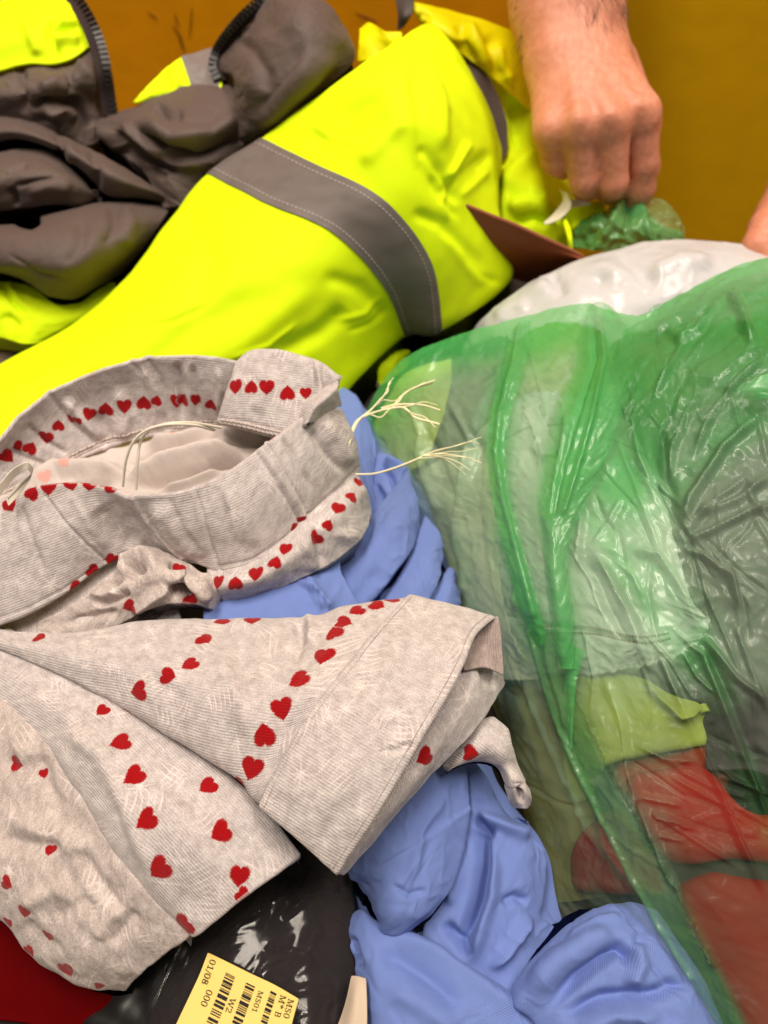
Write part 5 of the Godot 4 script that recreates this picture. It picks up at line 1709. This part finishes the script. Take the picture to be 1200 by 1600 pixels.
	# cloth that swells out under the band at the right
	var sw := sheet([
		[318, 880, 8.9, 342, 876, 9.2, 392, 862, 9.6, 440, 828, 9.95, 484, 786, 10.05, 524, 750, 9.85, 556, 720, 9.3],
		[320, 900, 9.0, 345, 896, 9.35, 395, 884, 9.8, 446, 850, 10.15, 491, 807, 10.25, 531, 770, 10.0, 563, 741, 9.4],
		[325, 925, 8.6, 355, 918, 9.4, 405, 905, 9.8, 458, 872, 10.1, 508, 828, 10.2, 548, 790, 9.9, 576, 762, 9.0],
		[330, 952, 7.0, 365, 943, 7.8, 415, 928, 8.2, 470, 904, 8.6, 530, 870, 8.6, 572, 828, 8.2, 581, 785, 7.4]],
		130, 50, {"noise": [[1.2, 25.0, 104, "w"], [0.6, 60.0, 105, "w"]], "roll": [4.0, 0.0, 3.0], "folds": [
			["r", -3.0, 6, 485, 820, 500, 850, 505, 890], ["r", 2.5, 7, 470, 840, 485, 870, 490, 895], ["r", -3.0, 7, 335, 920, 332, 940, 336, 950], ["r", 2.0, 10, 520, 830, 545, 840, 560, 830]]})
	part("hip_cloth", t, cloth(sw, {"thick": 2.4, "drop": 3.0, "tint": [0.08, 40.0, 0.06]}), hearts(sw, mat.jersey, [
		[341, 908, 8, 100], [368, 912, 9, -90], [400, 896, 9, 100], [430, 879, 8, -70], [446, 858, 8, 110], [494, 842, 7, 110], [512, 820, 7, -60], [527, 793, 9, 110], [550, 775, 8, -50], [560, 754, 7, 90]]))
	drape("seat_cloth", t, [
		[-45, 955, 7.2, 50, 935, 7.9, 110, 905, 8.2, 165, 868, 8.3, 250, 860, 8.2],
		[-45, 990, 7.0, 60, 970, 7.9, 125, 945, 8.2, 180, 915, 8.2, 260, 900, 8.0],
		[-45, 1040, 6.6, 60, 1020, 7.6, 130, 1000, 7.9, 200, 985, 8.0, 280, 970, 7.8]],
		70, 40, J, {"noise": [[1.6, 30.0, 110, "w"]], "thick": 2.4, "tint": TINT})
	# crumple under the band
	var cr := sheet([
		[60, 975, 8.0, 120, 945, 8.6, 165, 905, 9.2, 195, 868, 9.6, 232, 852, 9.8, 270, 868, 9.4, 310, 888, 9.2, 336, 900, 8.8],
		[60, 1000, 7.6, 120, 975, 8.2, 175, 940, 9.2, 215, 905, 10.4, 248, 890, 10.8, 285, 895, 10.2, 320, 912, 9.8, 342, 925, 8.6],
		[60, 1030, 7.2, 130, 1005, 7.8, 190, 972, 8.6, 235, 950, 9.2, 268, 940, 9.4, 300, 942, 9.2, 325, 948, 8.8, 345, 955, 7.6]],
		130, 70, {"noise": [[1.5, 30.0, 106, "w"], [0.6, 70.0, 107, "w"]], "folds": [
			["r", 7.0, 9, 185, 905, 196, 880, 225, 868, 250, 880], ["r", -8.0, 6, 200, 915, 208, 892, 228, 886], ["r", -9.0, 7, 178, 918, 182, 892, 190, 868],
			["r", 7.0, 8, 250, 905, 285, 900, 312, 918, 325, 940], ["r", -9.0, 7, 262, 925, 288, 918, 305, 935], ["r", 5.0, 8, 205, 960, 235, 935, 270, 912],
			["r", -6.0, 6, 150, 945, 180, 935, 205, 925], ["r", 4.0, 7, 140, 925, 165, 935, 190, 925], ["r", -6.0, 6, 262, 880, 290, 890, 330, 900], ["r", -4.0, 6, 100, 975, 150, 960, 190, 955]]})
	part("crumpled_cloth", t, cloth(cr, {"thick": 2.4, "drop": 2.0, "tint": [0.08, 40.0]}), hearts(cr, mat.fleece, [[203, 946, 8, 160], [283, 882, 8, 60], [297, 945, 8, 80]]))
	# folded-down flap of the band at the back
	var fl := sheet([
		[366, 566, 14.2, 385, 547, 14.6, 420, 543, 14.8, 470, 553, 14.8, 508, 570, 14.6, 528, 592, 14.2],
		[350, 612, 13.2, 378, 606, 13.6, 425, 609, 13.7, 475, 616, 13.7, 512, 622, 13.4, 528, 628, 13.0],
		[332, 662, 12.0, 370, 669, 12.3, 440, 686, 12.4, 480, 690, 12.4, 512, 680, 12.2, 527, 668, 12.0]],
		90, 60, {"turned": true, "noise": N, "roll": [4.0, 6.0, 2.0], "folds": [["R", -1.2, 3, 486, 560, 490, 600, 484, 625], ["r", 2.5, 5, 496, 565, 500, 605, 494, 640], ["R", -1.0, 3, 505, 570, 508, 610],
			["R", -0.7, 2.2, 336, 652, 375, 657, 440, 673], ["r", 2.0, 12, 400, 560, 420, 600, 400, 650]]})
	part("band_flap", t, cloth(fl, {"thick": 2.4, "tint": TINT}), hearts(fl, J, [[350, 606, 4, 90], [369, 604, 9, 90], [393, 606, 8, -90], [419, 605, 9, 90], [449, 614, 9, -90], [478, 614, 7, 90]]))
	# rolled end where the band turns
	drape("band_roll", t, [
		[462, 668, 12.6, 470, 634, 13.3, 496, 608, 13.6, 526, 590, 13.6],
		[480, 660, 13.9, 490, 638, 14.3, 509, 621, 14.4, 527, 606, 14.3],
		[500, 658, 12.8, 514, 642, 13.2, 524, 636, 13.2, 534, 634, 12.8]],
		40, 30, J, {"thick": 2.0, "tint": TINT})
	for q in [[bb, 0.93, 0.05, 0.95, 90], [bb, 0.965, 0.05, 0.95, 90], [fl, 0.93, 0.05, 0.6, 30], [fl, 0.965, 0.05, 0.6, 30]]:
		var st := SurfaceTool.new()
		st.begin(Mesh.PRIMITIVE_TRIANGLES)
		for k in q[4]:
			var a := at_uv(q[0], lerpf(q[2], q[3], (k + 0.1) / q[4]), q[1] + 0.008 * (k % 2))
			var b := at_uv(q[0], lerpf(q[2], q[3], (k + 0.9) / q[4]), q[1] - 0.008 * (k % 2))
			st.append_from(tube([a[0] + a[1] * 0.0002, b[0] + b[1] * 0.0002], [0.00055, 0.00055], 5, 2), 0, Transform3D())
		part("overlock_stitching", t, st.commit(), plain(mat.thread, Color(0.80, 0.74, 0.71), 0.9)).set_meta("kind", "stuff")
	# lower leg, folded under
	var la := sheet([
		[15, 975, 8.2, -40, 1020, 8.5, -75, 1080, 7.6],
		[170, 1068, 8.9, 108, 1122, 9.6, 55, 1165, 8.6],
		[290, 1150, 9.1, 205, 1222, 10.1, 130, 1272, 8.9],
		[402, 1238, 9.3, 308, 1312, 10.2, 205, 1388, 8.6],
		[474, 1330, 8.6, 392, 1390, 9.3, 292, 1470, 8.0]],
		80, 130, {"noise": N, "roll": [10.0, 0.0, 5.0], "folds": [["r", 3.0, 14, 90, 1130, 160, 1180, 200, 1260, 250, 1400], ["r", -2.0, 14, 250, 1200, 320, 1280, 360, 1360]]})
	part("lower_leg", t, cloth(la, {"thick": 3.0, "drop": 2.0, "tint": TINT}), hearts(la, J, [
		[188, 1160, 10, 160], [209, 1212, 10, 140], [230, 1280, 10, 140], [250, 1357, 11, 140], [285, 1447, 11, 140], [325, 1227, 9, 150], [347, 1300, 10, 150], [374, 1369, 9, 100], [384, 1404, 7, 40], [160, 1110, 7, 140]]))
	var lb := sheet([
		[-45, 1070, 8.3, 74, 1134, 9.0, 162, 1266, 9.0, 232, 1386, 8.7, 294, 1462, 7.8],
		[-45, 1200, 7.8, 40, 1255, 8.1, 115, 1365, 7.9, 182, 1448, 7.4, 246, 1496, 6.5],
		[-45, 1320, 7.2, 20, 1390, 7.4, 85, 1458, 7.0, 145, 1508, 6.5, 210, 1530, 5.6],
		[-45, 1415, 5.4, 8, 1456, 5.3, 50, 1518, 4.9, 98, 1548, 4.6, 185, 1560, 4.4]],
		120, 130, {"noise": [[2.2, 16.0, 108, "w"], [1.0, 45.0, 109, "w"]], "roll": [0.0, 10.0, 5.0], "folds": [
			["r", -3.0, 14, -10, 1190, 30, 1200, 60, 1195, 75, 1230, 110, 1300], ["r", 2.4, 16, 0, 1260, 50, 1300, 100, 1310, 140, 1350], ["r", -3.6, 12, 0, 1310, 50, 1318, 110, 1322],
			["r", 2.4, 14, 60, 1350, 110, 1400, 150, 1460], ["r", -2.4, 12, 80, 1440, 110, 1420, 150, 1400], ["r", 3.0, 11, 150, 1470, 170, 1440, 190, 1410],
			["r", -2.4, 11, 175, 1480, 195, 1450, 215, 1420], ["r", 2.4, 12, 30, 1420, 70, 1400, 110, 1385], ["r", -3.0, 12, 120, 1320, 150, 1370, 190, 1430],
			["r", 1.8, 11, 20, 1160, 40, 1180, 20, 1220], ["r", -1.8, 10, 30, 1440, 60, 1470, 100, 1490]]})
	part("crumpled_leg", t, cloth(lb, {"thick": 3.0, "drop": 2.5, "tint": [0.10, 40.0]}), hearts(lb, mat.fleece, [
		[24, 1195, 8, 15], [62, 1207, 5, 80], [77, 1327, 6, 100], [10, 1382, 7, 35], [37, 1425, 7, 95], [14, 1440, 6, 80], [71, 1468, 7, 90], [45, 1488, 7, 60], [104, 1517, 9, 60], [70, 1531, 6, 60], [155, 1540, 5, 0]]))
	# cuffed leg on top
	var up := sheet([
		[-45, 975, 8.2, -45, 988, 8.6, -45, 1000, 8.4],
		[95, 985, 9.0, 95, 1022, 9.9, 92, 1060, 9.2],
		[222, 964, 9.3, 216, 1042, 10.7, 205, 1122, 9.6],
		[345, 957, 9.5, 315, 1062, 11.2, 302, 1182, 9.8],
		[478, 955, 9.8, 425, 1080, 11.6, 364, 1220, 10.2],
		[545, 936, 10.4, 480, 1070, 11.8, 385, 1246, 10.3],
		[638, 924, 10.6, 508, 1080, 11.9, 402, 1260, 10.4]],
		110, 190, {"noise": N, "roll": [8.0, 0.0, 5.0], "folds": [
			["r", 3.0, 9, 478, 950, 488, 985, 480, 1010], ["r", -4.0, 9, 465, 962, 470, 1000, 455, 1040], ["r", -2.5, 14, 360, 1010, 385, 1050, 400, 1100],
			["r", 2.5, 16, 300, 970, 340, 1030, 380, 1100, 390, 1160], ["r", -1.6, 18, 180, 990, 240, 1060, 300, 1120], ["r", 1.8, 14, 560, 960, 500, 1040, 440, 1140]]})
	part("leg", t, cloth(up, {"thick": 3.0, "drop": 2.0, "tint": TINT}), hearts(up, J, [
		[613, 931, 9, 170], [588, 944, 9, 20], [558, 951, 9, 150], [536, 975, 10, 10], [522, 990, 10, -100], [506, 1028, 11, 110], [468, 1063, 11, 150], [441, 1108, 11, 80],
		[413, 1150, 11, -95], [393, 1200, 11, 110], [364, 1230, 10, 50], [394, 967, 9, 90], [347, 967, 9, 160], [321, 1003, 9, 40], [298, 1038, 9, 150], [262, 1056, 9, 10],
		[217, 1080, 10, 165], [190, 1118, 10, -90], [61, 997, 7, 10]]))
	# under layer of the cuff, its lining and the loose tail
	var cbk := sheet([
		[772, 968, 9.7, 722, 1035, 10.8, 645, 1185, 10.9, 572, 1290, 10.3, 531, 1366, 9.2],
		[780, 1020, 9.4, 740, 1085, 10.5, 668, 1195, 10.5, 594, 1285, 10.0, 535, 1367, 9.0],
		[787, 1068, 8.4, 748, 1132, 9.4, 690, 1194, 9.4, 612, 1278, 9.1, 540, 1368, 8.6]],
		110, 40, {"noise": N, "thick": 2.6, "drop": 1.0, "tint": TINT, "folds": [["R", -1.6, 3, 728, 1040, 640, 1190, 570, 1295], ["r", -4.0, 8, 745, 1000, 760, 1040, 770, 1080]]})
	part("cuff_back", t, cloth(cbk, {"thick": 2.6, "drop": 1.0, "tint": TINT}), hearts(cbk, J, [[662, 1183, 9, 150]]))
	drape("cuff_lining", t, [
		[738, 990, 10.4, 754, 972, 10.5, 777, 964, 10.6],
		[728, 1020, 10.9, 752, 1005, 10.3, 781, 1005, 10.6],
		[728, 1045, 11.0, 758, 1040, 10.4, 785, 1052, 10.4]],
		20, 24, plain(mat.jersey, Color(0.82, 0.78, 0.76), 0.95), {"thick": 1.6})
	var tail := sheet([
		[690, 1200, 7.6, 720, 1160, 8.2, 752, 1130, 8.4, 776, 1120, 8.0],
		[705, 1206, 7.8, 735, 1180, 8.6, 768, 1150, 8.8, 798, 1138, 8.2],
		[735, 1195, 7.6, 762, 1186, 8.2, 785, 1175, 8.6, 803, 1165, 8.0],
		[772, 1198, 7.0, 782, 1200, 7.8, 795, 1198, 8.0, 810, 1192, 7.4],
		[790, 1232, 6.6, 800, 1228, 7.6, 812, 1222, 7.6, 822, 1218, 6.8]],
		50, 60, {"noise": N, "roll": [4.0, 0.0, 2.0]})
	part("cuff_tail", t, cloth(tail, {"thick": 2.6, "drop": 0.8, "tint": TINT}), hearts(tail, J, [[735, 1178, 9, 0]]))
	drape("tail_roll", t, [
		[788, 1228, 6.8, 795, 1222, 7.6, 806, 1222, 7.9, 818, 1222, 7.6, 828, 1234, 7.0],
		[795, 1250, 6.6, 803, 1240, 7.4, 812, 1234, 7.6, 822, 1240, 7.4, 831, 1248, 6.8],
		[802, 1262, 6.0, 812, 1262, 6.6, 818, 1262, 6.8, 824, 1262, 6.6, 829, 1258, 6.2]],
		40, 24, J, {"thick": 3.0, "drop": 0.6, "tint": TINT, "folds": [["r", -8.0, 4, 812, 1222, 813, 1240, 814, 1254]]})
	var cf := sheet([
		[638, 924, 10.9, 562, 1012, 12.2, 490, 1105, 12.2, 431, 1200, 11.4, 401, 1260, 10.7],
		[706, 941, 11.1, 680, 972, 11.9, 640, 1034, 12.6, 568, 1140, 12.7, 500, 1252, 11.9, 464, 1316, 10.9],
		[776, 961, 10.8, 744, 991, 11.6, 729, 1028, 12.2, 662, 1150, 12.5, 600, 1256, 11.8, 526, 1371, 10.3]],
		150, 80, {"noise": N, "roll": [5.0, 2.0, 0.9], "folds": [["r", -1.8, 6, 590, 1175, 620, 1172, 650, 1160], ["r", 1.4, 16, 640, 960, 600, 1050, 540, 1160], ["r", -1.4, 14, 560, 1230, 520, 1290, 500, 1330]]})
	part("leg_cuff", t, cloth(cf, {"thick": 1.4, "tint": TINT}), hearts(cf, J, []))
	# loops and frayed cords
	part("hanger_loop", t, tube([at_height(192, 760, 12.4), at_height(198, 715, 14.0), at_height(215, 682, 15.0), at_height(250, 665, 15.4), at_height(300, 664, 14.8), at_height(335, 672, 13.6)], [0.0006, 0.0007, 0.0008], 6, 8), mat.ribbon)
	part("hanger_loop", t, tube([at_height(213, 765, 12.6), at_height(215, 725, 13.8), at_height(220, 690, 14.6), at_height(240, 668, 15.2), at_height(290, 660, 15.0), at_height(345, 668, 13.6)], [0.0006, 0.0007, 0.0008], 6, 8), mat.ribbon)
	drape("ribbon_loop", t, [
		[-20, 780, 14.2, 4, 752, 14.6, 26, 730, 14.8, 46, 724, 14.8, 52, 733, 14.4, 34, 752, 13.6, 10, 778, 13.0],
		[-14, 792, 13.8, 8, 764, 14.2, 30, 740, 14.4, 44, 733, 14.6, 49, 740, 14.2, 38, 762, 13.3, 14, 790, 12.8]],
		40, 6, mat.ribbon, {"thick": 0.5})
	for q in [
		[[543, 700, 11.4, 552, 672, 11.6, 562, 655, 11.8, 580, 640, 12.0, 596, 622, 12.2], [0.00081, 0.00081, 0.00062, 0.00050]],
		[[543, 690, 11.4, 556, 660, 11.7, 575, 648, 11.9, 600, 640, 12.1], [0.00062, 0.00068, 0.00056]],
		[[580, 640, 12.0, 600, 618, 12.4, 606, 605, 12.6, 611, 596, 12.7], [0.00056, 0.00043, 0.00031]],
		[[596, 638, 12.1, 620, 630, 12.4, 632, 615, 12.6, 652, 604, 12.8, 680, 594, 13.0], [0.00062, 0.00056, 0.00050, 0.00043]],
		[[615, 634, 12.3, 628, 618, 12.5, 650, 606, 12.7, 676, 599, 12.8], [0.00043, 0.00037, 0.00031]],
		[[598, 638, 12.1, 625, 632, 12.4, 660, 633, 12.6, 688, 641, 12.6], [0.00062, 0.00056, 0.00050, 0.00043]],
		[[600, 640, 12.1, 630, 637, 12.4, 648, 652, 12.4, 668, 658, 12.4, 687, 663, 12.4], [0.00062, 0.00062, 0.00062, 0.00068, 0.00056]],
		[[580, 648, 12.0, 595, 652, 12.0, 608, 640, 12.2, 618, 634, 12.3], [0.00037, 0.00037, 0.00037]],
		[[556, 741, 10.8, 585, 740, 11.0, 620, 730, 11.4, 650, 718, 11.8, 664, 711, 12.0], [0.00050, 0.00050, 0.00056, 0.00050]],
		[[600, 738, 11.1, 640, 724, 11.6, 664, 711, 12.0], [0.00037, 0.00037, 0.00031]],
		[[660, 712, 12.0, 685, 703, 12.3, 715, 696, 12.5, 752, 683, 12.7], [0.00043, 0.00031, 0.00019]],
		[[660, 712, 12.0, 690, 709, 12.3, 725, 714, 12.4, 752, 723, 12.4], [0.00043, 0.00031, 0.00025]],
		[[660, 712, 12.0, 690, 714, 12.3, 715, 722, 12.4, 735, 735, 12.4], [0.00031, 0.00025, 0.00019]],
		[[665, 711, 12.0, 700, 700, 12.4, 735, 690, 12.6, 750, 694, 12.6], [0.00025, 0.00019, 0.00012]],
		[[668, 711, 12.0, 700, 712, 12.4, 740, 716, 12.5], [0.00025, 0.00019, 0.00012]],
		[[560, 655, 11.8, 590, 632, 12.1, 600, 625, 12.2, 618, 626, 12.4, 640, 610, 12.7, 664, 597, 12.9], [0.0004, 0.0003, 0.0002]],
		[[600, 640, 12.1, 640, 634, 12.5, 662, 628, 12.7, 684, 633, 12.6], [0.0004, 0.0003, 0.0002]],
		[[630, 637, 12.4, 644, 646, 12.5, 664, 652, 12.5, 680, 668, 12.3], [0.0004, 0.0004, 0.0003]],
		[[596, 622, 12.3, 606, 612, 12.5, 607, 600, 12.6, 615, 590, 12.6], [0.0003, 0.0003, 0.0002]],
		[[662, 712, 12.0, 700, 706, 12.3, 722, 705, 12.4, 746, 700, 12.6], [0.0003, 0.0002, 0.0001]],
		[[655, 716, 11.9, 690, 716, 12.2, 712, 728, 12.3, 728, 742, 12.3], [0.0003, 0.0002, 0.0001]]]:
		var pts := []
		var a: Array = q[0]
		for k in range(0, a.size(), 3):
			pts.append(at_height(a[k], a[k + 1], a[k + 2]))
		part("cord_strand", t, tube(pts, q[1], 7, 8), mat.cord)

# ---------------------------------------------------------------- hands
func build_hands() -> void:
	var t := thing("person", "bare forearm and hand of a person reaching down to pinch the green bag", "person", "arms reaching into the bin")
	var D := 0.5
	var b := [
		# forearm and wrist
		[at_depth(820, -620, 0.43), at_depth(866, 10, 0.50), 0.042, 0.0275, 0.012],
		[at_depth(960, -620, 0.44), at_depth(906, 10, 0.503), 0.042, 0.0265, 0.012],
		[at_depth(866, 10, 0.50), at_depth(872, 90, 0.497), 0.0275, 0.0225, 0.012],
		[at_depth(906, 10, 0.503), at_depth(930, 80, 0.503), 0.0265, 0.0225, 0.012],
		# back of the hand
		[at_depth(895, 60, 0.505), at_depth(999, 178, 0.486), 0.023, 0.0138, 0.010],
		[at_depth(890, 60, 0.503), at_depth(952, 190, 0.480), 0.023, 0.0138, 0.010],
		[at_depth(882, 60, 0.503), at_depth(904, 198, 0.481), 0.022, 0.0134, 0.010],
		[at_depth(872, 70, 0.505), at_depth(861, 203, 0.488), 0.020, 0.0124, 0.010],
		[at_depth(900, 110, 0.515), at_depth(930, 200, 0.512), 0.022, 0.020, 0.014],
		# knuckles and tendons
		[at_depth(999, 176, 0.4835), at_depth(1003, 188, 0.486), 0.0110, 0.0100, 0.006],
		[at_depth(952, 188, 0.4765), at_depth(955, 200, 0.480), 0.0108, 0.0100, 0.006],
		[at_depth(904, 196, 0.4775), at_depth(906, 208, 0.481), 0.0105, 0.0096, 0.006],
		[at_depth(861, 201, 0.4855), at_depth(863, 210, 0.488), 0.0096, 0.0090, 0.006],
		[at_depth(900, 80, 0.4805), at_depth(952, 180, 0.4660), 0.0022, 0.0026, 0.007],
		[at_depth(905, 78, 0.4825), at_depth(996, 166, 0.4720), 0.0022, 0.0026, 0.007],
		[at_depth(890, 85, 0.4810), at_depth(905, 186, 0.4675), 0.0020, 0.0024, 0.007],
		# index finger
		[at_depth(999, 178, 0.486), at_depth(1006, 255, 0.505), 0.0128, 0.0098, 0.001],
		[at_depth(1006, 255, 0.505), at_depth(1001, 295, 0.520), 0.0098, 0.0092, 0.002],
		[at_depth(1001, 295, 0.520), at_depth(990, 322, 0.532), 0.0096, 0.0078, 0.004],
		# middle finger
		[at_depth(954, 190, 0.480), at_depth(958, 284, 0.504), 0.0128, 0.0097, 0.001],
		[at_depth(958, 284, 0.504), at_depth(955, 296, 0.524), 0.0106, 0.0096, 0.0016],
		[at_depth(955, 296, 0.524), at_depth(962, 280, 0.540), 0.0096, 0.0080, 0.0035],
		# ring finger
		[at_depth(904, 198, 0.481), at_depth(912, 280, 0.503), 0.0124, 0.0095, 0.001],
		[at_depth(912, 280, 0.503), at_depth(916, 292, 0.523), 0.0104, 0.0094, 0.0016],
		[at_depth(916, 292, 0.523), at_depth(930, 272, 0.538), 0.0094, 0.0080, 0.0035],
		# little finger
		[at_depth(861, 203, 0.488), at_depth(868, 250, 0.505), 0.0118, 0.0095, 0.001],
		[at_depth(868, 250, 0.505), at_depth(880, 258, 0.522), 0.0102, 0.0090, 0.0016],
		[at_depth(880, 258, 0.522), at_depth(895, 245, 0.534), 0.0086, 0.0072, 0.0035],
		# thumb, behind the index finger
		[at_depth(955, 110, 0.518), at_depth(1000, 190, 0.530), 0.019, 0.0135, 0.008],
		[at_depth(1000, 190, 0.530), at_depth(1004, 262, 0.540), 0.0135, 0.0112, 0.006],
		[at_depth(1004, 262, 0.540), at_depth(994, 316, 0.542), 0.0112, 0.0088, 0.005]]
	part("hand", t, flesh(b, 0.0021), mat.skin)
	# short dark hairs on the forearm
	var r := RandomNumberGenerator.new()
	r.seed = 21
	var st := SurfaceTool.new()
	st.begin(Mesh.PRIMITIVE_TRIANGLES)
	var axis0 := at_depth(888, -120, 0.485)
	var axis1 := at_depth(892, 70, 0.5)
	for k in 520:
		var f := r.randf()
		var side := r.randf_range(-1.25, 1.25)
		var c := axis0.lerp(axis1, f)
		var dir := (axis1 - axis0).normalized()
		var n := (EYE - c).normalized()
		var ac := dir.cross(n).normalized()
		var out := (n * cos(side) + ac * sin(side)).normalized()
		var p := c + ac * sin(side) * lerpf(0.040, 0.034, f) + n * cos(side) * lerpf(0.029, 0.0235, f)
		var bend := (dir * 0.8 + ac * r.randf_range(-0.5, 0.5) + out * 0.35).normalized()
		st.append_from(tube([p, p + bend * 0.005 + out * 0.001, p + bend * r.randf_range(0.008, 0.013)], [0.00011, 0.00009, 0.00004], 4, 2), 0, Transform3D())
	part("arm_hair", t, st.commit(), plain(mat.ink, Color(0.22, 0.13, 0.09), 0.6)).set_meta("kind", "stuff")
	var t2 := thing("person", "edge of another bare hand entering at the right side of the bin", "person", "arms reaching into the bin")
	var c2 := [
		[at_depth(1620, -60, 0.50), at_depth(1300, 270, 0.50), 0.044, 0.036, 0.010],
		[at_depth(1300, 270, 0.50), at_depth(1235, 345, 0.50), 0.034, 0.024, 0.010],
		[at_depth(1300, 330, 0.50), at_depth(1225, 385, 0.50), 0.034, 0.020, 0.010],
		[at_depth(1235, 345, 0.495), at_depth(1202, 356, 0.49), 0.020, 0.0125, 0.006],
		[at_depth(1202, 356, 0.49), at_depth(1186, 385, 0.487), 0.0125, 0.0105, 0.004],
		[at_depth(1186, 385, 0.487), at_depth(1180, 420, 0.492), 0.0105, 0.0085, 0.004],
		[at_depth(1230, 385, 0.49), at_depth(1212, 412, 0.485), 0.015, 0.0115, 0.004],
		[at_depth(1212, 412, 0.485), at_depth(1205, 445, 0.492), 0.0115, 0.0085, 0.004]]
	part("hand", t2, flesh(c2, 0.0030), mat.skin)

# one continuous skin over tapered bones: [from, to, radius, radius, blend]
func flesh(bones: Array, cell: float) -> ArrayMesh:
	var lo := Vector3(1e9, 1e9, 1e9)
	var hi := -lo
	for b in bones:
		for q in 2:
			var r: Vector3 = Vector3.ONE * (b[2 + q] + 0.008)
			lo = lo.min(b[q] - r)
			hi = hi.max(b[q] + r)
	var n := Vector3i(((hi - lo) / cell).ceil()) + Vector3i.ONE
	var sx := n.x
	var sxy := n.x * n.y
	var f := PackedFloat32Array()
	f.resize(sxy * n.z)
	f.fill(0.05)
	for b in bones:
		var a: Vector3 = b[0]
		var ab: Vector3 = b[1] - a
		var inv := 1.0 / maxf(ab.length_squared(), 1e-9)
		var ra: float = b[2]
		var rb: float = b[3]
		var k: float = b[4]
		var m: float = maxf(ra, rb) + k + 3.0 * cell
		var p0 := Vector3i(((a.min(b[1]) - Vector3.ONE * m - lo) / cell).floor()).clamp(Vector3i.ZERO, n - Vector3i.ONE)
		var p1 := Vector3i(((a.max(b[1]) + Vector3.ONE * m - lo) / cell).ceil()).clamp(Vector3i.ZERO, n - Vector3i.ONE)
		for z in range(p0.z, p1.z + 1):
			for y in range(p0.y, p1.y + 1):
				for x in range(p0.x, p1.x + 1):
					var p := lo + Vector3(x, y, z) * cell - a
					var t := clampf(p.dot(ab) * inv, 0.0, 1.0)
					var d := (p - ab * t).length() - lerpf(ra, rb, t)
					var at := z * sxy + y * sx + x
					var e := f[at]
					var h := maxf(k - absf(d - e), 0.0) / k
					f[at] = minf(d, e) - h * h * k * 0.25
	var st := SurfaceTool.new()
	st.begin(Mesh.PRIMITIVE_TRIANGLES)
	var vert := {}
	var corners := [Vector3i(0, 0, 0), Vector3i(1, 0, 0), Vector3i(0, 1, 0), Vector3i(1, 1, 0), Vector3i(0, 0, 1), Vector3i(1, 0, 1), Vector3i(0, 1, 1), Vector3i(1, 1, 1)]
	var edges := [[0, 1], [2, 3], [4, 5], [6, 7], [0, 2], [1, 3], [4, 6], [5, 7], [0, 4], [1, 5], [2, 6], [3, 7]]
	var off := PackedInt32Array()
	for c in corners:
		off.append(c.z * sxy + c.y * sx + c.x)
	var count := 0
	for z in n.z - 1:
		for y in n.y - 1:
			for x in n.x - 1:
				var base := z * sxy + y * sx + x
				if absf(f[base]) > 2.5 * cell:
					continue
				var mask := 0
				for q in 8:
					if f[base + off[q]] < 0.0:
						mask |= 1 << q
				if mask == 0 or mask == 255:
					continue
				var sum := Vector3.ZERO
				var c := 0
				for e in edges:
					var u := f[base + off[e[0]]]
					var v := f[base + off[e[1]]]
					if (u < 0.0) != (v < 0.0):
						sum += Vector3(corners[e[0]]).lerp(Vector3(corners[e[1]]), u / (u - v))
						c += 1
				st.set_smooth_group(0)
				st.add_vertex(lo + (Vector3(x, y, z) + sum / c) * cell)
				vert[base] = count
				count += 1
	for base in vert:
		var x: int = base % sx
		var y: int = (base / sx) % n.y
		var z: int = base / sxy
		if x == 0 or y == 0 or z == 0:
			continue
		var inside := f[base] < 0.0
		for ax in [[1, sx, sxy], [sx, sxy, 1], [sxy, 1, sx]]:
			if inside != (f[base + ax[0]] < 0.0):
				var i0: int = vert.get(base, -1)
				var i1: int = vert.get(base - ax[1], -1)
				var i2: int = vert.get(base - ax[1] - ax[2], -1)
				var i3: int = vert.get(base - ax[2], -1)
				if i0 < 0 or i1 < 0 or i2 < 0 or i3 < 0:
					continue
				for v in ([i0, i2, i1, i0, i3, i2] if inside else [i0, i1, i2, i0, i2, i3]):
					st.add_index(v)
	st.generate_normals()
	return st.commit()
